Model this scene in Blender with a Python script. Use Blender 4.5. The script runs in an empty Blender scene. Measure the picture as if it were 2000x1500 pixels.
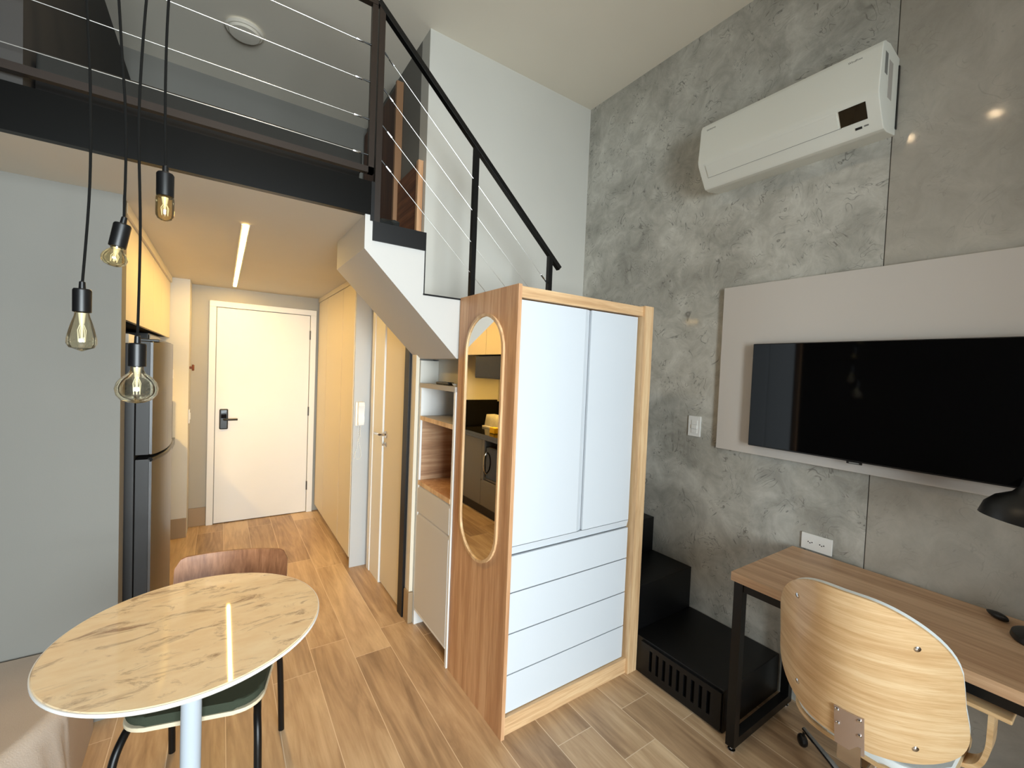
import bpy, bmesh, math, random
from mathutils import Vector, Matrix
random.seed(7)
SC = bpy.context.scene
COL = SC.collection
PI = math.pi

# ------------------------------------------------------------------ camera
cam_data = bpy.data.cameras.new('camera')
cam_data.sensor_fit = 'HORIZONTAL'
cam_data.sensor_width = 36.0
cam_data.lens = 15.158
cam_data.clip_start = 0.02
cam = bpy.data.objects.new('camera', cam_data)
COL.objects.link(cam)
cam.matrix_world = Matrix(((0.8288, -0.0161, -0.5594, 0.0),
                           (-0.5582, 0.0478, -0.8283, 0.0),
                           (0.0400, 0.9987, 0.0306, 1.55),
                           (0, 0, 0, 1)))
SC.camera = cam

# ------------------------------------------------------------------ colour management, world, daylight
SC.view_settings.view_transform = 'Standard'
SC.view_settings.look = 'None'
SC.view_settings.gamma = 1.0
SC.view_settings.use_curve_mapping = False
SC.view_settings.exposure = 0.85
SC.cycles.use_denoising = True
SC.cycles.sample_clamp_indirect = 6.0
SC.cycles.max_bounces = 10
SC.cycles.transparent_max_bounces = 16

world = bpy.data.worlds.new('world')
SC.world = world
world.use_nodes = True
wn = world.node_tree.nodes
wn['Background'].inputs['Color'].default_value = (0.75, 0.87, 1.0, 1)
wn['Background'].inputs['Strength'].default_value = 0.45

def area_light(name, loc, rot, sx, sy, power, color, spread=PI):
    l = bpy.data.lights.new(name, 'AREA')
    l.shape = 'RECTANGLE'; l.size = sx; l.size_y = sy
    l.energy = power; l.color = color; l.spread = spread
    o = bpy.data.objects.new(name, l); COL.objects.link(o)
    o.location = loc; o.rotation_euler = rot
    return o
WIN_Y = -1.35
# the sky seen through the window wall behind the camera
area_light('daylight_window', (0.20, WIN_Y - 1.9, 1.55), (PI/2, 0, 0), 2.6, 2.3, 340, (0.88, 0.94, 1.0))

# ------------------------------------------------------------------ materials
def lin(c):
    out = []
    for v in c:
        v = v/255.0
        out.append(v/12.92 if v <= 0.04045 else ((v+0.055)/1.055)**2.4)
    return tuple(out) + (1.0,)

def newmat(name):
    m = bpy.data.materials.new(name); m.use_nodes = True
    nt = m.node_tree; b = nt.nodes['Principled BSDF']
    return m, nt, b

def N(nt, kind, **kw):
    n = nt.nodes.new(kind)
    for k, v in kw.items():
        setattr(n, k, v)
    return n

def plain(name, col, rough=0.5, metal=0.0, spec=0.5, bump=0.0, bscale=200.0, var=0.03, coat=0.0):
    m, nt, b = newmat(name)
    c = lin(col)
    b.inputs['Roughness'].default_value = rough
    b.inputs['Metallic'].default_value = metal
    b.inputs['Specular IOR Level'].default_value = spec
    b.inputs['Coat Weight'].default_value = coat
    tc = N(nt, 'ShaderNodeTexCoord'); no = N(nt, 'ShaderNodeTexNoise')
    no.inputs['Scale'].default_value = 3.0; no.inputs['Detail'].default_value = 4.0
    nt.links.new(tc.outputs['Object'], no.inputs['Vector'])
    mx = N(nt, 'ShaderNodeMix', data_type='RGBA')
    mx.inputs[6].default_value = tuple(max(0, v*(1-var)) for v in c[:3]) + (1,)
    mx.inputs[7].default_value = tuple(min(1, v*(1+var)) for v in c[:3]) + (1,)
    nt.links.new(no.outputs['Fac'], mx.inputs[0])
    nt.links.new(mx.outputs[2], b.inputs['Base Color'])
    if bump > 0:
        n2 = N(nt, 'ShaderNodeTexNoise'); n2.inputs['Scale'].default_value = bscale
        n2.inputs['Detail'].default_value = 3.0
        nt.links.new(tc.outputs['Object'], n2.inputs['Vector'])
        bp = N(nt, 'ShaderNodeBump'); bp.inputs['Strength'].default_value = bump
        bp.inputs['Distance'].default_value = 0.002
        nt.links.new(n2.outputs['Fac'], bp.inputs['Height'])
        nt.links.new(bp.outputs['Normal'], b.inputs['Normal'])
    return m

def emit(name, col, strength):
    m, nt, b = newmat(name)
    b.inputs['Base Color'].default_value = (0.8, 0.8, 0.8, 1)
    b.inputs['Emission Color'].default_value = tuple(col) + (1,)
    b.inputs['Emission Strength'].default_value = strength
    return m

def wood(name, dark, mid, light, axis='z', rough=0.45, freq=30.0, warp=1.0, coat=0.0):
    """long grain along one object axis: stretched noise and distorted bands"""
    m, nt, b = newmat(name)
    tc = N(nt, 'ShaderNodeTexCoord'); mp = N(nt, 'ShaderNodeMapping')
    s = {'x': (0.05, 1, 1), 'y': (1, 0.05, 1), 'z': (1, 1, 0.05), 'xy': (0.05, 0.05, 1)}[axis]
    mp.inputs['Scale'].default_value = s
    nt.links.new(tc.outputs['Object'], mp.inputs['Vector'])
    n1 = N(nt, 'ShaderNodeTexNoise'); n1.inputs['Scale'].default_value = freq
    n1.inputs['Detail'].default_value = 6.0; n1.inputs['Roughness'].default_value = 0.65
    n1.inputs['Distortion'].default_value = 0.4*warp
    n2 = N(nt, 'ShaderNodeTexNoise'); n2.inputs['Scale'].default_value = freq*6
    n2.inputs['Detail'].default_value = 3.0
    n3 = N(nt, 'ShaderNodeTexNoise'); n3.inputs['Scale'].default_value = freq*0.22
    n3.inputs['Detail'].default_value = 2.0; n3.inputs['Distortion'].default_value = 1.0*warp
    for n in (n1, n2, n3):
        nt.links.new(mp.outputs['Vector'], n.inputs['Vector'])
    a1 = N(nt, 'ShaderNodeMath', operation='MULTIPLY_ADD')
    nt.links.new(n2.outputs['Fac'], a1.inputs[0]); a1.inputs[1].default_value = 0.35
    nt.links.new(n1.outputs['Fac'], a1.inputs[2])
    a2 = N(nt, 'ShaderNodeMath', operation='MULTIPLY_ADD')
    nt.links.new(n3.outputs['Fac'], a2.inputs[0]); a2.inputs[1].default_value = 0.5
    nt.links.new(a1.outputs[0], a2.inputs[2])
    r = N(nt, 'ShaderNodeValToRGB')
    e = r.color_ramp.elements
    e[0].position = 0.68; e[0].color = lin(dark)
    e[1].position = 1.12 if False else 1.0; e[1].color = lin(light)
    k = r.color_ramp.elements.new(0.86); k.color = lin(mid)
    sc_ = N(nt, 'ShaderNodeMath', operation='MULTIPLY'); sc_.inputs[1].default_value = 0.94
    nt.links.new(a2.outputs[0], sc_.inputs[0])
    nt.links.new(sc_.outputs[0], r.inputs['Fac'])
    nt.links.new(r.outputs['Color'], b.inputs['Base Color'])
    b.inputs['Roughness'].default_value = rough
    b.inputs['Coat Weight'].default_value = coat
    bp = N(nt, 'ShaderNodeBump'); bp.inputs['Strength'].default_value = 0.06
    bp.inputs['Distance'].default_value = 0.001
    nt.links.new(n2.outputs['Fac'], bp.inputs['Height'])
    nt.links.new(bp.outputs['Normal'], b.inputs['Normal'])
    return m

def floor_material():
    m, nt, b = newmat('wood_look_tile')
    L = nt.links
    tc = N(nt, 'ShaderNodeTexCoord'); sp = N(nt, 'ShaderNodeSeparateXYZ')
    L.new(tc.outputs['Object'], sp.inputs[0])
    def mth(op, a, b_=None, c=None):
        n = N(nt, 'ShaderNodeMath', operation=op)
        for i, v in enumerate((a, b_, c)):
            if v is None: continue
            if isinstance(v, (int, float)): n.inputs[i].default_value = v
            else: L.new(v, n.inputs[i])
        return n.outputs[0]
    PW, PL = 0.191, 1.17
    u = mth('DIVIDE', mth('SUBTRACT', sp.outputs['X'], 0.23), PW)
    k = mth('FLOOR', u)
    fu = mth('SUBTRACT', u, k)
    par = mth('FLOORED_MODULO', k, 2.0)
    off = mth('MULTIPLY_ADD', par, 0.19, 1.115)
    v = mth('DIVIDE', mth('SUBTRACT', sp.outputs['Y'], off), PL)
    kv = mth('FLOOR', v)
    fv = mth('SUBTRACT', v, kv)
    du = mth('MULTIPLY', mth('MINIMUM', fu, mth('SUBTRACT', 1.0, fu)), PW)
    dv = mth('MULTIPLY', mth('MINIMUM', fv, mth('SUBTRACT', 1.0, fv)), PL)
    d = mth('MINIMUM', du, dv)
    grout = mth('LESS_THAN', d, 0.0016)
    cell = N(nt, 'ShaderNodeCombineXYZ'); L.new(k, cell.inputs[0]); L.new(kv, cell.inputs[1])
    wn_ = N(nt, 'ShaderNodeTexWhiteNoise', noise_dimensions='3D'); L.new(cell.outputs[0], wn_.inputs['Vector'])
    # grain, shifted per plank
    shift = N(nt, 'ShaderNodeVectorMath', operation='SCALE'); L.new(wn_.outputs['Color'], shift.inputs[0]); shift.inputs['Scale'].default_value = 37.0
    addv = N(nt, 'ShaderNodeVectorMath', operation='ADD'); L.new(tc.outputs['Object'], addv.inputs[0]); L.new(shift.outputs[0], addv.inputs[1])
    mp = N(nt, 'ShaderNodeMapping'); mp.inputs['Scale'].default_value = (1, 0.09, 1); L.new(addv.outputs[0], mp.inputs['Vector'])
    g1 = N(nt, 'ShaderNodeTexNoise'); g1.inputs['Scale'].default_value = 14; g1.inputs['Detail'].default_value = 6; g1.inputs['Distortion'].default_value = 1.6; g1.inputs['Roughness'].default_value = 0.6
    g2 = N(nt, 'ShaderNodeTexNoise'); g2.inputs['Scale'].default_value = 90; g2.inputs['Detail'].default_value = 3
    L.new(mp.outputs['Vector'], g1.inputs['Vector']); L.new(mp.outputs['Vector'], g2.inputs['Vector'])
    mp2 = N(nt, 'ShaderNodeMapping'); mp2.inputs['Scale'].default_value = (1, 0.3, 1); L.new(addv.outputs[0], mp2.inputs['Vector'])
    g3 = N(nt, 'ShaderNodeTexNoise'); g3.inputs['Scale'].default_value = 4; g3.inputs['Detail'].default_value = 3; g3.inputs['Distortion'].default_value = 0.8
    L.new(mp2.outputs['Vector'], g3.inputs['Vector'])
    f = mth('ADD', mth('MULTIPLY', g1.outputs['Fac'], 0.6), mth('MULTIPLY', g2.outputs['Fac'], 0.15))
    f = mth('ADD', f, mth('MULTIPLY', g3.outputs['Fac'], 0.45))
    f = mth('ADD', f, mth('MULTIPLY', mth('SUBTRACT', wn_.outputs['Value'], 0.5), 0.24))
    r = N(nt, 'ShaderNodeValToRGB'); e = r.color_ramp.elements
    e[0].position = 0.40; e[0].color = lin(FLOOR_C[0])
    e[1].position = 0.80; e[1].color = lin(FLOOR_C[2])
    q = e.new(0.60); q.color = lin(FLOOR_C[1])
    L.new(f, r.inputs['Fac'])
    mx = N(nt, 'ShaderNodeMix', data_type='RGBA'); L.new(grout, mx.inputs[0]); L.new(r.outputs['Color'], mx.inputs[6])
    mx.inputs[7].default_value = lin((222, 200, 170))
    L.new(mx.outputs[2], b.inputs['Base Color'])
    rr = N(nt, 'ShaderNodeMapRange'); L.new(g3.outputs['Fac'], rr.inputs['Value'])
    rr.inputs['To Min'].default_value = 0.30; rr.inputs['To Max'].default_value = 0.48
    L.new(rr.outputs[0], b.inputs['Roughness'])
    bp = N(nt, 'ShaderNodeBump'); bp.inputs['Strength'].default_value = 0.25; bp.inputs['Distance'].default_value = 0.001
    L.new(mth('SUBTRACT', 1.0, grout), bp.inputs['Height']); L.new(bp.outputs['Normal'], b.inputs['Normal'])
    return m
FLOOR_C = ((146, 117, 88), (187, 156, 121), (218, 190, 153))

def cement_material(name, dark, mid, light, scratch=1.0, rough=0.07):
    """burnished cement plaster: cloudy patches, trowel scratches, a sealed glossy coat"""
    m, nt, b = newmat(name); L = nt.links
    tc = N(nt, 'ShaderNodeTexCoord')
    n1 = N(nt, 'ShaderNodeTexNoise'); n1.inputs['Scale'].default_value = 1.7; n1.inputs['Detail'].default_value = 7; n1.inputs['Roughness'].default_value = 0.62; n1.inputs['Distortion'].default_value = 0.6
    n2 = N(nt, 'ShaderNodeTexNoise'); n2.inputs['Scale'].default_value = 7.0; n2.inputs['Detail'].default_value = 8; n2.inputs['Roughness'].default_value = 0.72; n2.inputs['Distortion'].default_value = 0.9
    L.new(tc.outputs['Object'], n1.inputs['Vector']); L.new(tc.outputs['Object'], n2.inputs['Vector'])
    # trowel scratches: thin contour lines of a distorted noise, broken up by a mask
    n3 = N(nt, 'ShaderNodeTexNoise'); n3.inputs['Scale'].default_value = 4.0; n3.inputs['Detail'].default_value = 2.0; n3.inputs['Distortion'].default_value = 3.2
    L.new(tc.outputs['Object'], n3.inputs['Vector'])
    def mth(op, a, b_=None, c=None):
        n = N(nt, 'ShaderNodeMath', operation=op)
        for i, v in enumerate((a, b_, c)):
            if v is None: continue
            if isinstance(v, (int, float)): n.inputs[i].default_value = v
            else: L.new(v, n.inputs[i])
        return n.outputs[0]
    fr = mth('ABSOLUTE', mth('SUBTRACT', mth('FRACT', mth('MULTIPLY', n3.outputs['Fac'], 7.0)), 0.5))
    line = N(nt, 'ShaderNodeMapRange'); L.new(fr, line.inputs['Value'])
    line.inputs['From Min'].default_value = 0.0; line.inputs['From Max'].default_value = 0.085
    line.inputs['To Min'].default_value = 1.0; line.inputs['To Max'].default_value = 0.0
    mk = N(nt, 'ShaderNodeTexNoise'); mk.inputs['Scale'].default_value = 9.0; mk.inputs['Detail'].default_value = 2
    L.new(tc.outputs['Object'], mk.inputs['Vector'])
    mr = N(nt, 'ShaderNodeMapRange'); L.new(mk.outputs['Fac'], mr.inputs['Value'])
    mr.inputs['From Min'].default_value = 0.50; mr.inputs['From Max'].default_value = 0.57
    ln = mth('MULTIPLY', line.outputs[0], mr.outputs[0])
    f = mth('ADD', mth('MULTIPLY', n1.outputs['Fac'], 0.6), mth('MULTIPLY', n2.outputs['Fac'], 0.4))
    r = N(nt, 'ShaderNodeValToRGB'); e = r.color_ramp.elements
    e[0].position = 0.38; e[0].color = lin(dark); e[1].position = 0.62; e[1].color = lin(light)
    q = e.new(0.5); q.color = lin(mid)
    L.new(f, r.inputs['Fac'])
    mx = N(nt, 'ShaderNodeMix', data_type='RGBA')
    L.new(mth('MULTIPLY', ln, 0.8*scratch), mx.inputs[0]); L.new(r.outputs['Color'], mx.inputs[6])
    mx.inputs[7].default_value = lin(tuple(c*0.68 for c in dark))
    L.new(mx.outputs[2], b.inputs['Base Color'])
    b.inputs['Roughness'].default_value = 0.5
    b.inputs['Coat Weight'].default_value = 0.4; b.inputs['Coat Roughness'].default_value = rough
    bp = N(nt, 'ShaderNodeBump'); bp.inputs['Strength'].default_value = 0.12; bp.inputs['Distance'].default_value = 0.003
    L.new(mth('SUBTRACT', n2.outputs['Fac'], mth('MULTIPLY', ln, 0.5*scratch)), bp.inputs['Height'])
    L.new(bp.outputs['Normal'], b.inputs['Normal'])
    return m

def tabletop_material():
    m, nt, b = newmat('travertine_top'); L = nt.links
    tc = N(nt, 'ShaderNodeTexCoord'); mp = N(nt, 'ShaderNodeMapping')
    mp.inputs['Rotation'].default_value = (0, 0, math.radians(-12)); mp.inputs['Scale'].default_value = (1, 2.6, 1)
    L.new(tc.outputs['Object'], mp.inputs['Vector'])
    n1 = N(nt, 'ShaderNodeTexNoise'); n1.inputs['Scale'].default_value = 6.5; n1.inputs['Detail'].default_value = 9; n1.inputs['Roughness'].default_value = 0.72; n1.inputs['Distortion'].default_value = 0.9
    n2 = N(nt, 'ShaderNodeTexNoise'); n2.inputs['Scale'].default_value = 14.0; n2.inputs['Detail'].default_value = 6
    L.new(mp.outputs[0], n1.inputs['Vector']); L.new(mp.outputs[0], n2.inputs['Vector'])
    r1 = N(nt, 'ShaderNodeValToRGB'); e = r1.color_ramp.elements
    e[0].position = 0.3; e[0].color = lin((242, 216, 176)); e[1].position = 0.7; e[1].color = lin((250, 230, 194))
    L.new(n2.outputs['Fac'], r1.inputs['Fac'])
    r2 = N(nt, 'ShaderNodeValToRGB'); e = r2.color_ramp.elements
    e[0].position = 0.525; e[0].color = (0, 0, 0, 1); e[1].position = 0.70; e[1].color = (1, 1, 1, 1)
    L.new(n1.outputs['Fac'], r2.inputs['Fac'])
    mx = N(nt, 'ShaderNodeMix', data_type='RGBA'); L.new(r2.outputs['Color'], mx.inputs[0]); L.new(r1.outputs['Color'], mx.inputs[6])
    mx.inputs[7].default_value = lin((144, 108, 86))
    L.new(mx.outputs[2], b.inputs['Base Color'])
    b.inputs['Roughness'].default_value = 0.035
    return m

def fabric(name, col, scale=420.0, var=0.12):
    m = plain(name, col, rough=0.95, spec=0.15, bump=0.5, bscale=scale, var=var)
    return m

def brushed(name, col, rough=0.3):
    m, nt, b = newmat(name); L = nt.links
    tc = N(nt, 'ShaderNodeTexCoord'); mp = N(nt, 'ShaderNodeMapping'); mp.inputs['Scale'].default_value = (120, 120, 1.5)
    no = N(nt, 'ShaderNodeTexNoise'); no.inputs['Scale'].default_value = 3.0
    L.new(tc.outputs['Object'], mp.inputs['Vector']); L.new(mp.outputs[0], no.inputs['Vector'])
    rr = N(nt, 'ShaderNodeMapRange'); L.new(no.outputs['Fac'], rr.inputs['Value'])
    rr.inputs['To Min'].default_value = rough*0.75; rr.inputs['To Max'].default_value = rough*1.3
    L.new(rr.outputs[0], b.inputs['Roughness'])
    b.inputs['Base Color'].default_value = lin(col); b.inputs['Metallic'].default_value = 1.0
    return m

def pane_glass(name, tint=(1, 1, 1), gloss=0.08, rough=0.0):
    m = bpy.data.materials.new(name); m.use_nodes = True
    nt = m.node_tree; nt.nodes.clear()
    out = N(nt, 'ShaderNodeOutputMaterial'); mix = N(nt, 'ShaderNodeMixShader')
    tr = N(nt, 'ShaderNodeBsdfTransparent'); gl = N(nt, 'ShaderNodeBsdfGlossy')
    tr.inputs['Color'].default_value = tuple(tint) + (1,)
    gl.inputs['Roughness'].default_value = rough
    lw = N(nt, 'ShaderNodeLayerWeight'); lw.inputs['Blend'].default_value = 0.22
    ma = N(nt, 'ShaderNodeMath', operation='MULTIPLY_ADD'); ma.inputs[1].default_value = 0.75; ma.inputs[2].default_value = gloss
    nt.links.new(lw.outputs['Fresnel'], ma.inputs[0])
    nt.links.new(ma.outputs[0], mix.inputs[0])
    nt.links.new(tr.outputs[0], mix.inputs[1]); nt.links.new(gl.outputs[0], mix.inputs[2])
    nt.links.new(mix.outputs[0], out.inputs['Surface'])
    return m

M = {}
M['floor'] = floor_material()
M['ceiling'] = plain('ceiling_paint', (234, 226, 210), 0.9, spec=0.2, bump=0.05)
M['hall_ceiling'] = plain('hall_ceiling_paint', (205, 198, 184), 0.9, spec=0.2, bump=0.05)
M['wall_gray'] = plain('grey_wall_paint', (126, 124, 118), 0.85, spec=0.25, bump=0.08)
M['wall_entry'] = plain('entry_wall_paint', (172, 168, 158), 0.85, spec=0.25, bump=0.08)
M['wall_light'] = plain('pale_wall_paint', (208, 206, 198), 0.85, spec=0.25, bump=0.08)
M['wall_dark'] = plain('dark_wall_paint', (62, 60, 58), 0.8, spec=0.25, bump=0.05)
M['cement'] = cement_material('burnished_cement', (150, 148, 139), (182, 180, 171), (212, 210, 201))
M['cement2'] = cement_material('smooth_cement', (158, 153, 142), (172, 167, 156), (186, 181, 170), scratch=0.3, rough=0.07)
M['white'] = plain('white_paint', (232, 231, 228), 0.55, spec=0.35)
M['stair_white'] = plain('white_plaster', (196, 194, 190), 0.8, spec=0.25, bump=0.06)
M['black_steel'] = plain('black_steel', (9, 9, 9), 0.38, spec=0.35)
M['warm_tint_steel'] = plain('warm_tint_dark_steel', (46, 38, 33), 0.38, metal=0.3, spec=0.5)  # brown tint paints the warm light on the dark railing steel
M['black_paint'] = plain('black_satin_paint', (11, 11, 12), 0.42, spec=0.35, bump=0.05, bscale=60)
M['black_void'] = plain('black_shadow_lining', (6, 6, 6), 0.9, spec=0.1)  # black behind seams, slots and holes paints in their shade
M['oak_v'] = wood('oak_vertical', (176, 128, 90), (196, 149, 109), (214, 173, 133), 'z', 0.42, 26)
M['oak_light'] = wood('pale_oak_edge', (190, 150, 108), (214, 176, 132), (228, 196, 152), 'z', 0.45, 34)
M['oak_light_x'] = wood('pale_oak_edge_x', (190, 150, 108), (214, 176, 132), (228, 196, 152), 'x', 0.45, 34)
M['oak_y'] = wood('oak_desktop', (176, 136, 102), (198, 160, 124), (214, 178, 142), 'y', 0.42, 24)
M['oak_niche'] = wood('oak_niche', (150, 112, 84), (180, 140, 106), (200, 164, 130), 'x', 0.5, 30)
M['ply'] = wood('plywood_shell', (200, 160, 112), (217, 181, 134), (229, 198, 154), 'xy', 0.38, 62, warp=1.0, coat=0.2)
M['ply_back'] = wood('walnut_ply', (126, 82, 54), (156, 106, 72), (178, 126, 90), 'z', 0.42, 24)
M['dark_wood'] = wood('brown_loft_wood', (66, 38, 24), (90, 55, 35), (112, 72, 46), 'z', 0.5, 20)
M['dark_wood_x'] = wood('brown_loft_wood_flat', (84, 48, 28), (112, 68, 42), (136, 86, 54), 'y', 0.5, 20)
M['cabinet_white'] = plain('matt_white_front', (206, 212, 218), 0.5, spec=0.35, bump=0.03, bscale=500, var=0.01)
M['cabinet_grey'] = plain('pale_grey_front', (206, 202, 196), 0.5, spec=0.35, var=0.01)
M['closet_front'] = plain('closet_cream_front', (222, 212, 192), 0.55, spec=0.3, var=0.01)
M['closet_side'] = plain('closet_grey_side', (196, 196, 194), 0.6, spec=0.3, var=0.01)
M['taupe'] = plain('taupe_panel', (176, 170, 162), 0.6, spec=0.3, var=0.02)
M['kitchen_grey'] = plain('kitchen_grey_front', (112, 110, 106), 0.5, spec=0.35)
M['black_stone'] = plain('black_granite', (22, 21, 20), 0.12, spec=0.6, var=0.3)
M['tv_panel'] = plain('warm_grey_panel', (202, 195, 187), 0.55, spec=0.3, var=0.01)
M['screen'] = plain('black_screen', (4, 4, 5), 0.05, spec=0.35)
M['black_plastic'] = plain('black_plastic', (14, 14, 15), 0.38, spec=0.5)
M['grey_print'] = plain('grey_print', (120, 120, 116), 0.6)
M['white_plastic'] = plain('white_plastic', (236, 236, 232), 0.3, spec=0.45, var=0.01)
M['ac_white'] = plain('ivory_plastic', (228, 228, 218), 0.35, spec=0.4, var=0.01)
M['steel'] = brushed('brushed_steel', (108, 107, 107), 0.33)
M['fridge_side'] = plain('graphite_side', (42, 40, 39), 0.45, metal=0.0, spec=0.3)
M['chrome'] = plain('chrome', (215, 215, 218), 0.12, metal=1.0)
M['wire'] = plain('steel_wire', (205, 203, 198), 0.3, metal=0.9)
M['plate_metal'] = plain('satin_nickel_plate', (190, 172, 160), 0.4, metal=0.7)
M['beam_paint'] = plain('black_beam_paint', (6, 6, 5), 0.33, spec=0.18)
M['stile'] = plain('tan_edge_band', (150, 112, 80), 0.5)
M['cement_joint'] = plain('cement_joint', (92, 88, 80), 0.8)
M['matt_black'] = plain('matt_black', (12, 12, 12), 0.85, spec=0.08)
M['brass'] = plain('aged_brass', (150, 120, 70), 0.35, metal=1.0)
M['mirror'] = plain('mirror_silver', (225, 222, 214), 0.01, metal=1.0, var=0.0)
M['table_top'] = tabletop_material()
M['table_leg'] = plain('pale_blue_grey_metal', (176, 186, 196), 0.4, spec=0.5)
M['green_fabric'] = fabric('dark_green_upholstery', (58, 64, 52), 500)
M['seat_ply'] = plain('pale_seat_ply', (212, 200, 172), 0.5)
M['sofa_fabric'] = fabric('oatmeal_fabric', (184, 170, 156), 260, 0.14)
M['cushion_white'] = plain('white_leatherette', (226, 232, 232), 0.5, spec=0.4)
M['mattress'] = fabric('charcoal_bedding', (44, 44, 42), 300)
M['amber'] = pane_glass('amber_glass', (0.96, 0.87, 0.64), 0.09)
M['smoke_amber'] = pane_glass('pale_amber_glass', (0.96, 0.92, 0.78), 0.10)
M['pane'] = pane_glass('window_glass', (0.96, 0.98, 0.97), 0.04)
M['filament'] = plain('filament_support', (250, 246, 230), 0.2, spec=0.8)  # near-white colour paints in the window's bright reflections on stem and filament
M['led'] = emit('warm_led', (1.0, 0.61, 0.15), 72.0)
M['led_kitchen'] = emit('under_cabinet_led', (1.0, 0.60, 0.15), 150.0)
M['spot'] = emit('assumed_spot_glow', (1.0, 0.74, 0.44), 190.0)  # glow of the unseen spots assumed for the wall glints
M['wood_knob'] = plain('red_brown_knob', (112, 58, 38), 0.45)
M['yellow'] = plain('yellow_sponge', (236, 190, 40), 0.8)
M['tile_base'] = plain('tan_skirting_tile', (156, 134, 106), 0.45)
M['cord_black'] = fabric('black_textile_cord', (20, 20, 19), 900)

# ------------------------------------------------------------------ mesh helpers
def box(bm, x0, x1, y0, y1, z0, z1, bev=0.0, seg=2):
    r = bmesh.ops.create_cube(bm, size=1.0)
    vs = r['verts']
    for v in vs:
        v.co = Vector((x0 + (v.co.x+0.5)*(x1-x0), y0 + (v.co.y+0.5)*(y1-y0), z0 + (v.co.z+0.5)*(z1-z0)))
    if bev > 0:
        es = list({e for v in vs for e in v.link_edges})
        bmesh.ops.bevel(bm, geom=es, offset=bev, segments=seg, profile=0.5, affect='EDGES', clamp_overlap=True)
    return bm

def B(x0, x1, y0, y1, z0, z1, bev=0.0, seg=2):
    return box(bmesh.new(), x0, x1, y0, y1, z0, z1, bev, seg)

def frame_at(d):
    d = d.normalized()
    a = Vector((0, 0, 1)) if abs(d.z) < 0.9 else Vector((1, 0, 0))
    u = d.cross(a).normalized()
    return u, d.cross(u).normalized()

def tube(bm, pts, r, seg=10, caps=True, closed=False):
    pts = [Vector(p) for p in pts]
    n = len(pts); rings = []
    rr = r if isinstance(r, (list, tuple)) else [r]*n
    u = None
    for i, p in enumerate(pts):
        if closed:
            d = pts[(i+1) % n] - pts[i-1]
        else:
            d = pts[min(i+1, n-1)] - pts[max(i-1, 0)]
        d.normalize()
        if u is None:
            u, w = frame_at(d)
        else:
            u = (u - d*u.dot(d)).normalized(); w = d.cross(u).normalized()
        rings.append([bm.verts.new(p + (u*math.cos(a) + w*math.sin(a))*rr[i]) for a in [2*PI*j/seg for j in range(seg)]])
    m = n if closed else n-1
    for i in range(m):
        a, b_ = rings[i], rings[(i+1) % n]
        for j in range(seg):
            bm.faces.new((a[j], a[(j+1) % seg], b_[(j+1) % seg], b_[j]))
    if caps and not closed:
        bm.faces.new(rings[0][::-1]); bm.faces.new(rings[-1])
    return bm

def T(pts, r, seg=10, closed=False):
    return tube(bmesh.new(), pts, r, seg, True, closed)

def smooth_path(pts, n=6):
    pts = [Vector(p) for p in pts]; out = []
    for i in range(len(pts)-1):
        p0 = pts[max(i-1, 0)]; p1 = pts[i]; p2 = pts[i+1]; p3 = pts[min(i+2, len(pts)-1)]
        for k in range(n):
            t = k/n
            out.append(0.5*((2*p1) + (p2-p0)*t + (2*p0-5*p1+4*p2-p3)*t*t + (3*p1-p0-3*p2+p3)*t**3))
    out.append(pts[-1]); return out

def lathe(bm, prof, c, seg=28, axis=(0, 0, 1)):
    """profile of (radius, height) turned around an axis through c"""
    c = Vector(c); ax = Vector(axis).normalized(); u, w = frame_at(ax)
    rings = []
    for r, h in prof:
        if r < 1e-6:
            rings.append([bm.verts.new(c + ax*h)])
        else:
            rings.append([bm.verts.new(c + ax*h + (u*math.cos(2*PI*j/seg) + w*math.sin(2*PI*j/seg))*r) for j in range(seg)])
    for a, b_ in zip(rings[:-1], rings[1:]):
        for j in range(seg):
            k = (j+1) % seg
            if len(a) == 1 and len(b_) == 1: continue
            if len(a) == 1: bm.faces.new((a[0], b_[k], b_[j]))
            elif len(b_) == 1: bm.faces.new((a[j], a[k], b_[0]))
            else: bm.faces.new((a[j], a[k], b_[k], b_[j]))
    if len(rings[0]) > 1: bm.faces.new(rings[0][::-1])
    if len(rings[-1]) > 1: bm.faces.new(rings[-1])
    return bm

def LA(prof, c, seg=28, axis=(0, 0, 1)):
    return lathe(bmesh.new(), prof, c, seg, axis)

def prism(bm, pts, vec, bev=0.0):
    """closed polygon of 3-D points extruded along vec"""
    a = [bm.verts.new(Vector(p)) for p in pts]
    b_ = [bm.verts.new(Vector(p) + Vector(vec)) for p in pts]
    fs = [bm.faces.new(a), bm.faces.new(b_[::-1])]
    n = len(a)
    for i in range(n):
        fs.append(bm.faces.new((a[(i+1) % n], a[i], b_[i], b_[(i+1) % n])))
    if bev > 0:
        es = list({e for f in fs[:2] for e in f.edges})
        bmesh.ops.bevel(bm, geom=es, offset=bev, segments=2, profile=0.5, affect='EDGES', clamp_overlap=True)
    return bm

def P(pts, vec, bev=0.0):
    return prism(bmesh.new(), pts, vec, bev)

def roundrect(w, h, r, n=6):
    out = []
    for cx, cy, a0 in ((w/2-r, h/2-r, 0), (-w/2+r, h/2-r, PI/2), (-w/2+r, -h/2+r, PI), (w/2-r, -h/2+r, 1.5*PI)):
        for k in range(n+1):
            a = a0 + k*PI/2/n
            out.append((cx + r*math.cos(a), cy + r*math.sin(a)))
    return out

def root_of(o):
    while o.parent: o = o.parent
    return o

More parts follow.
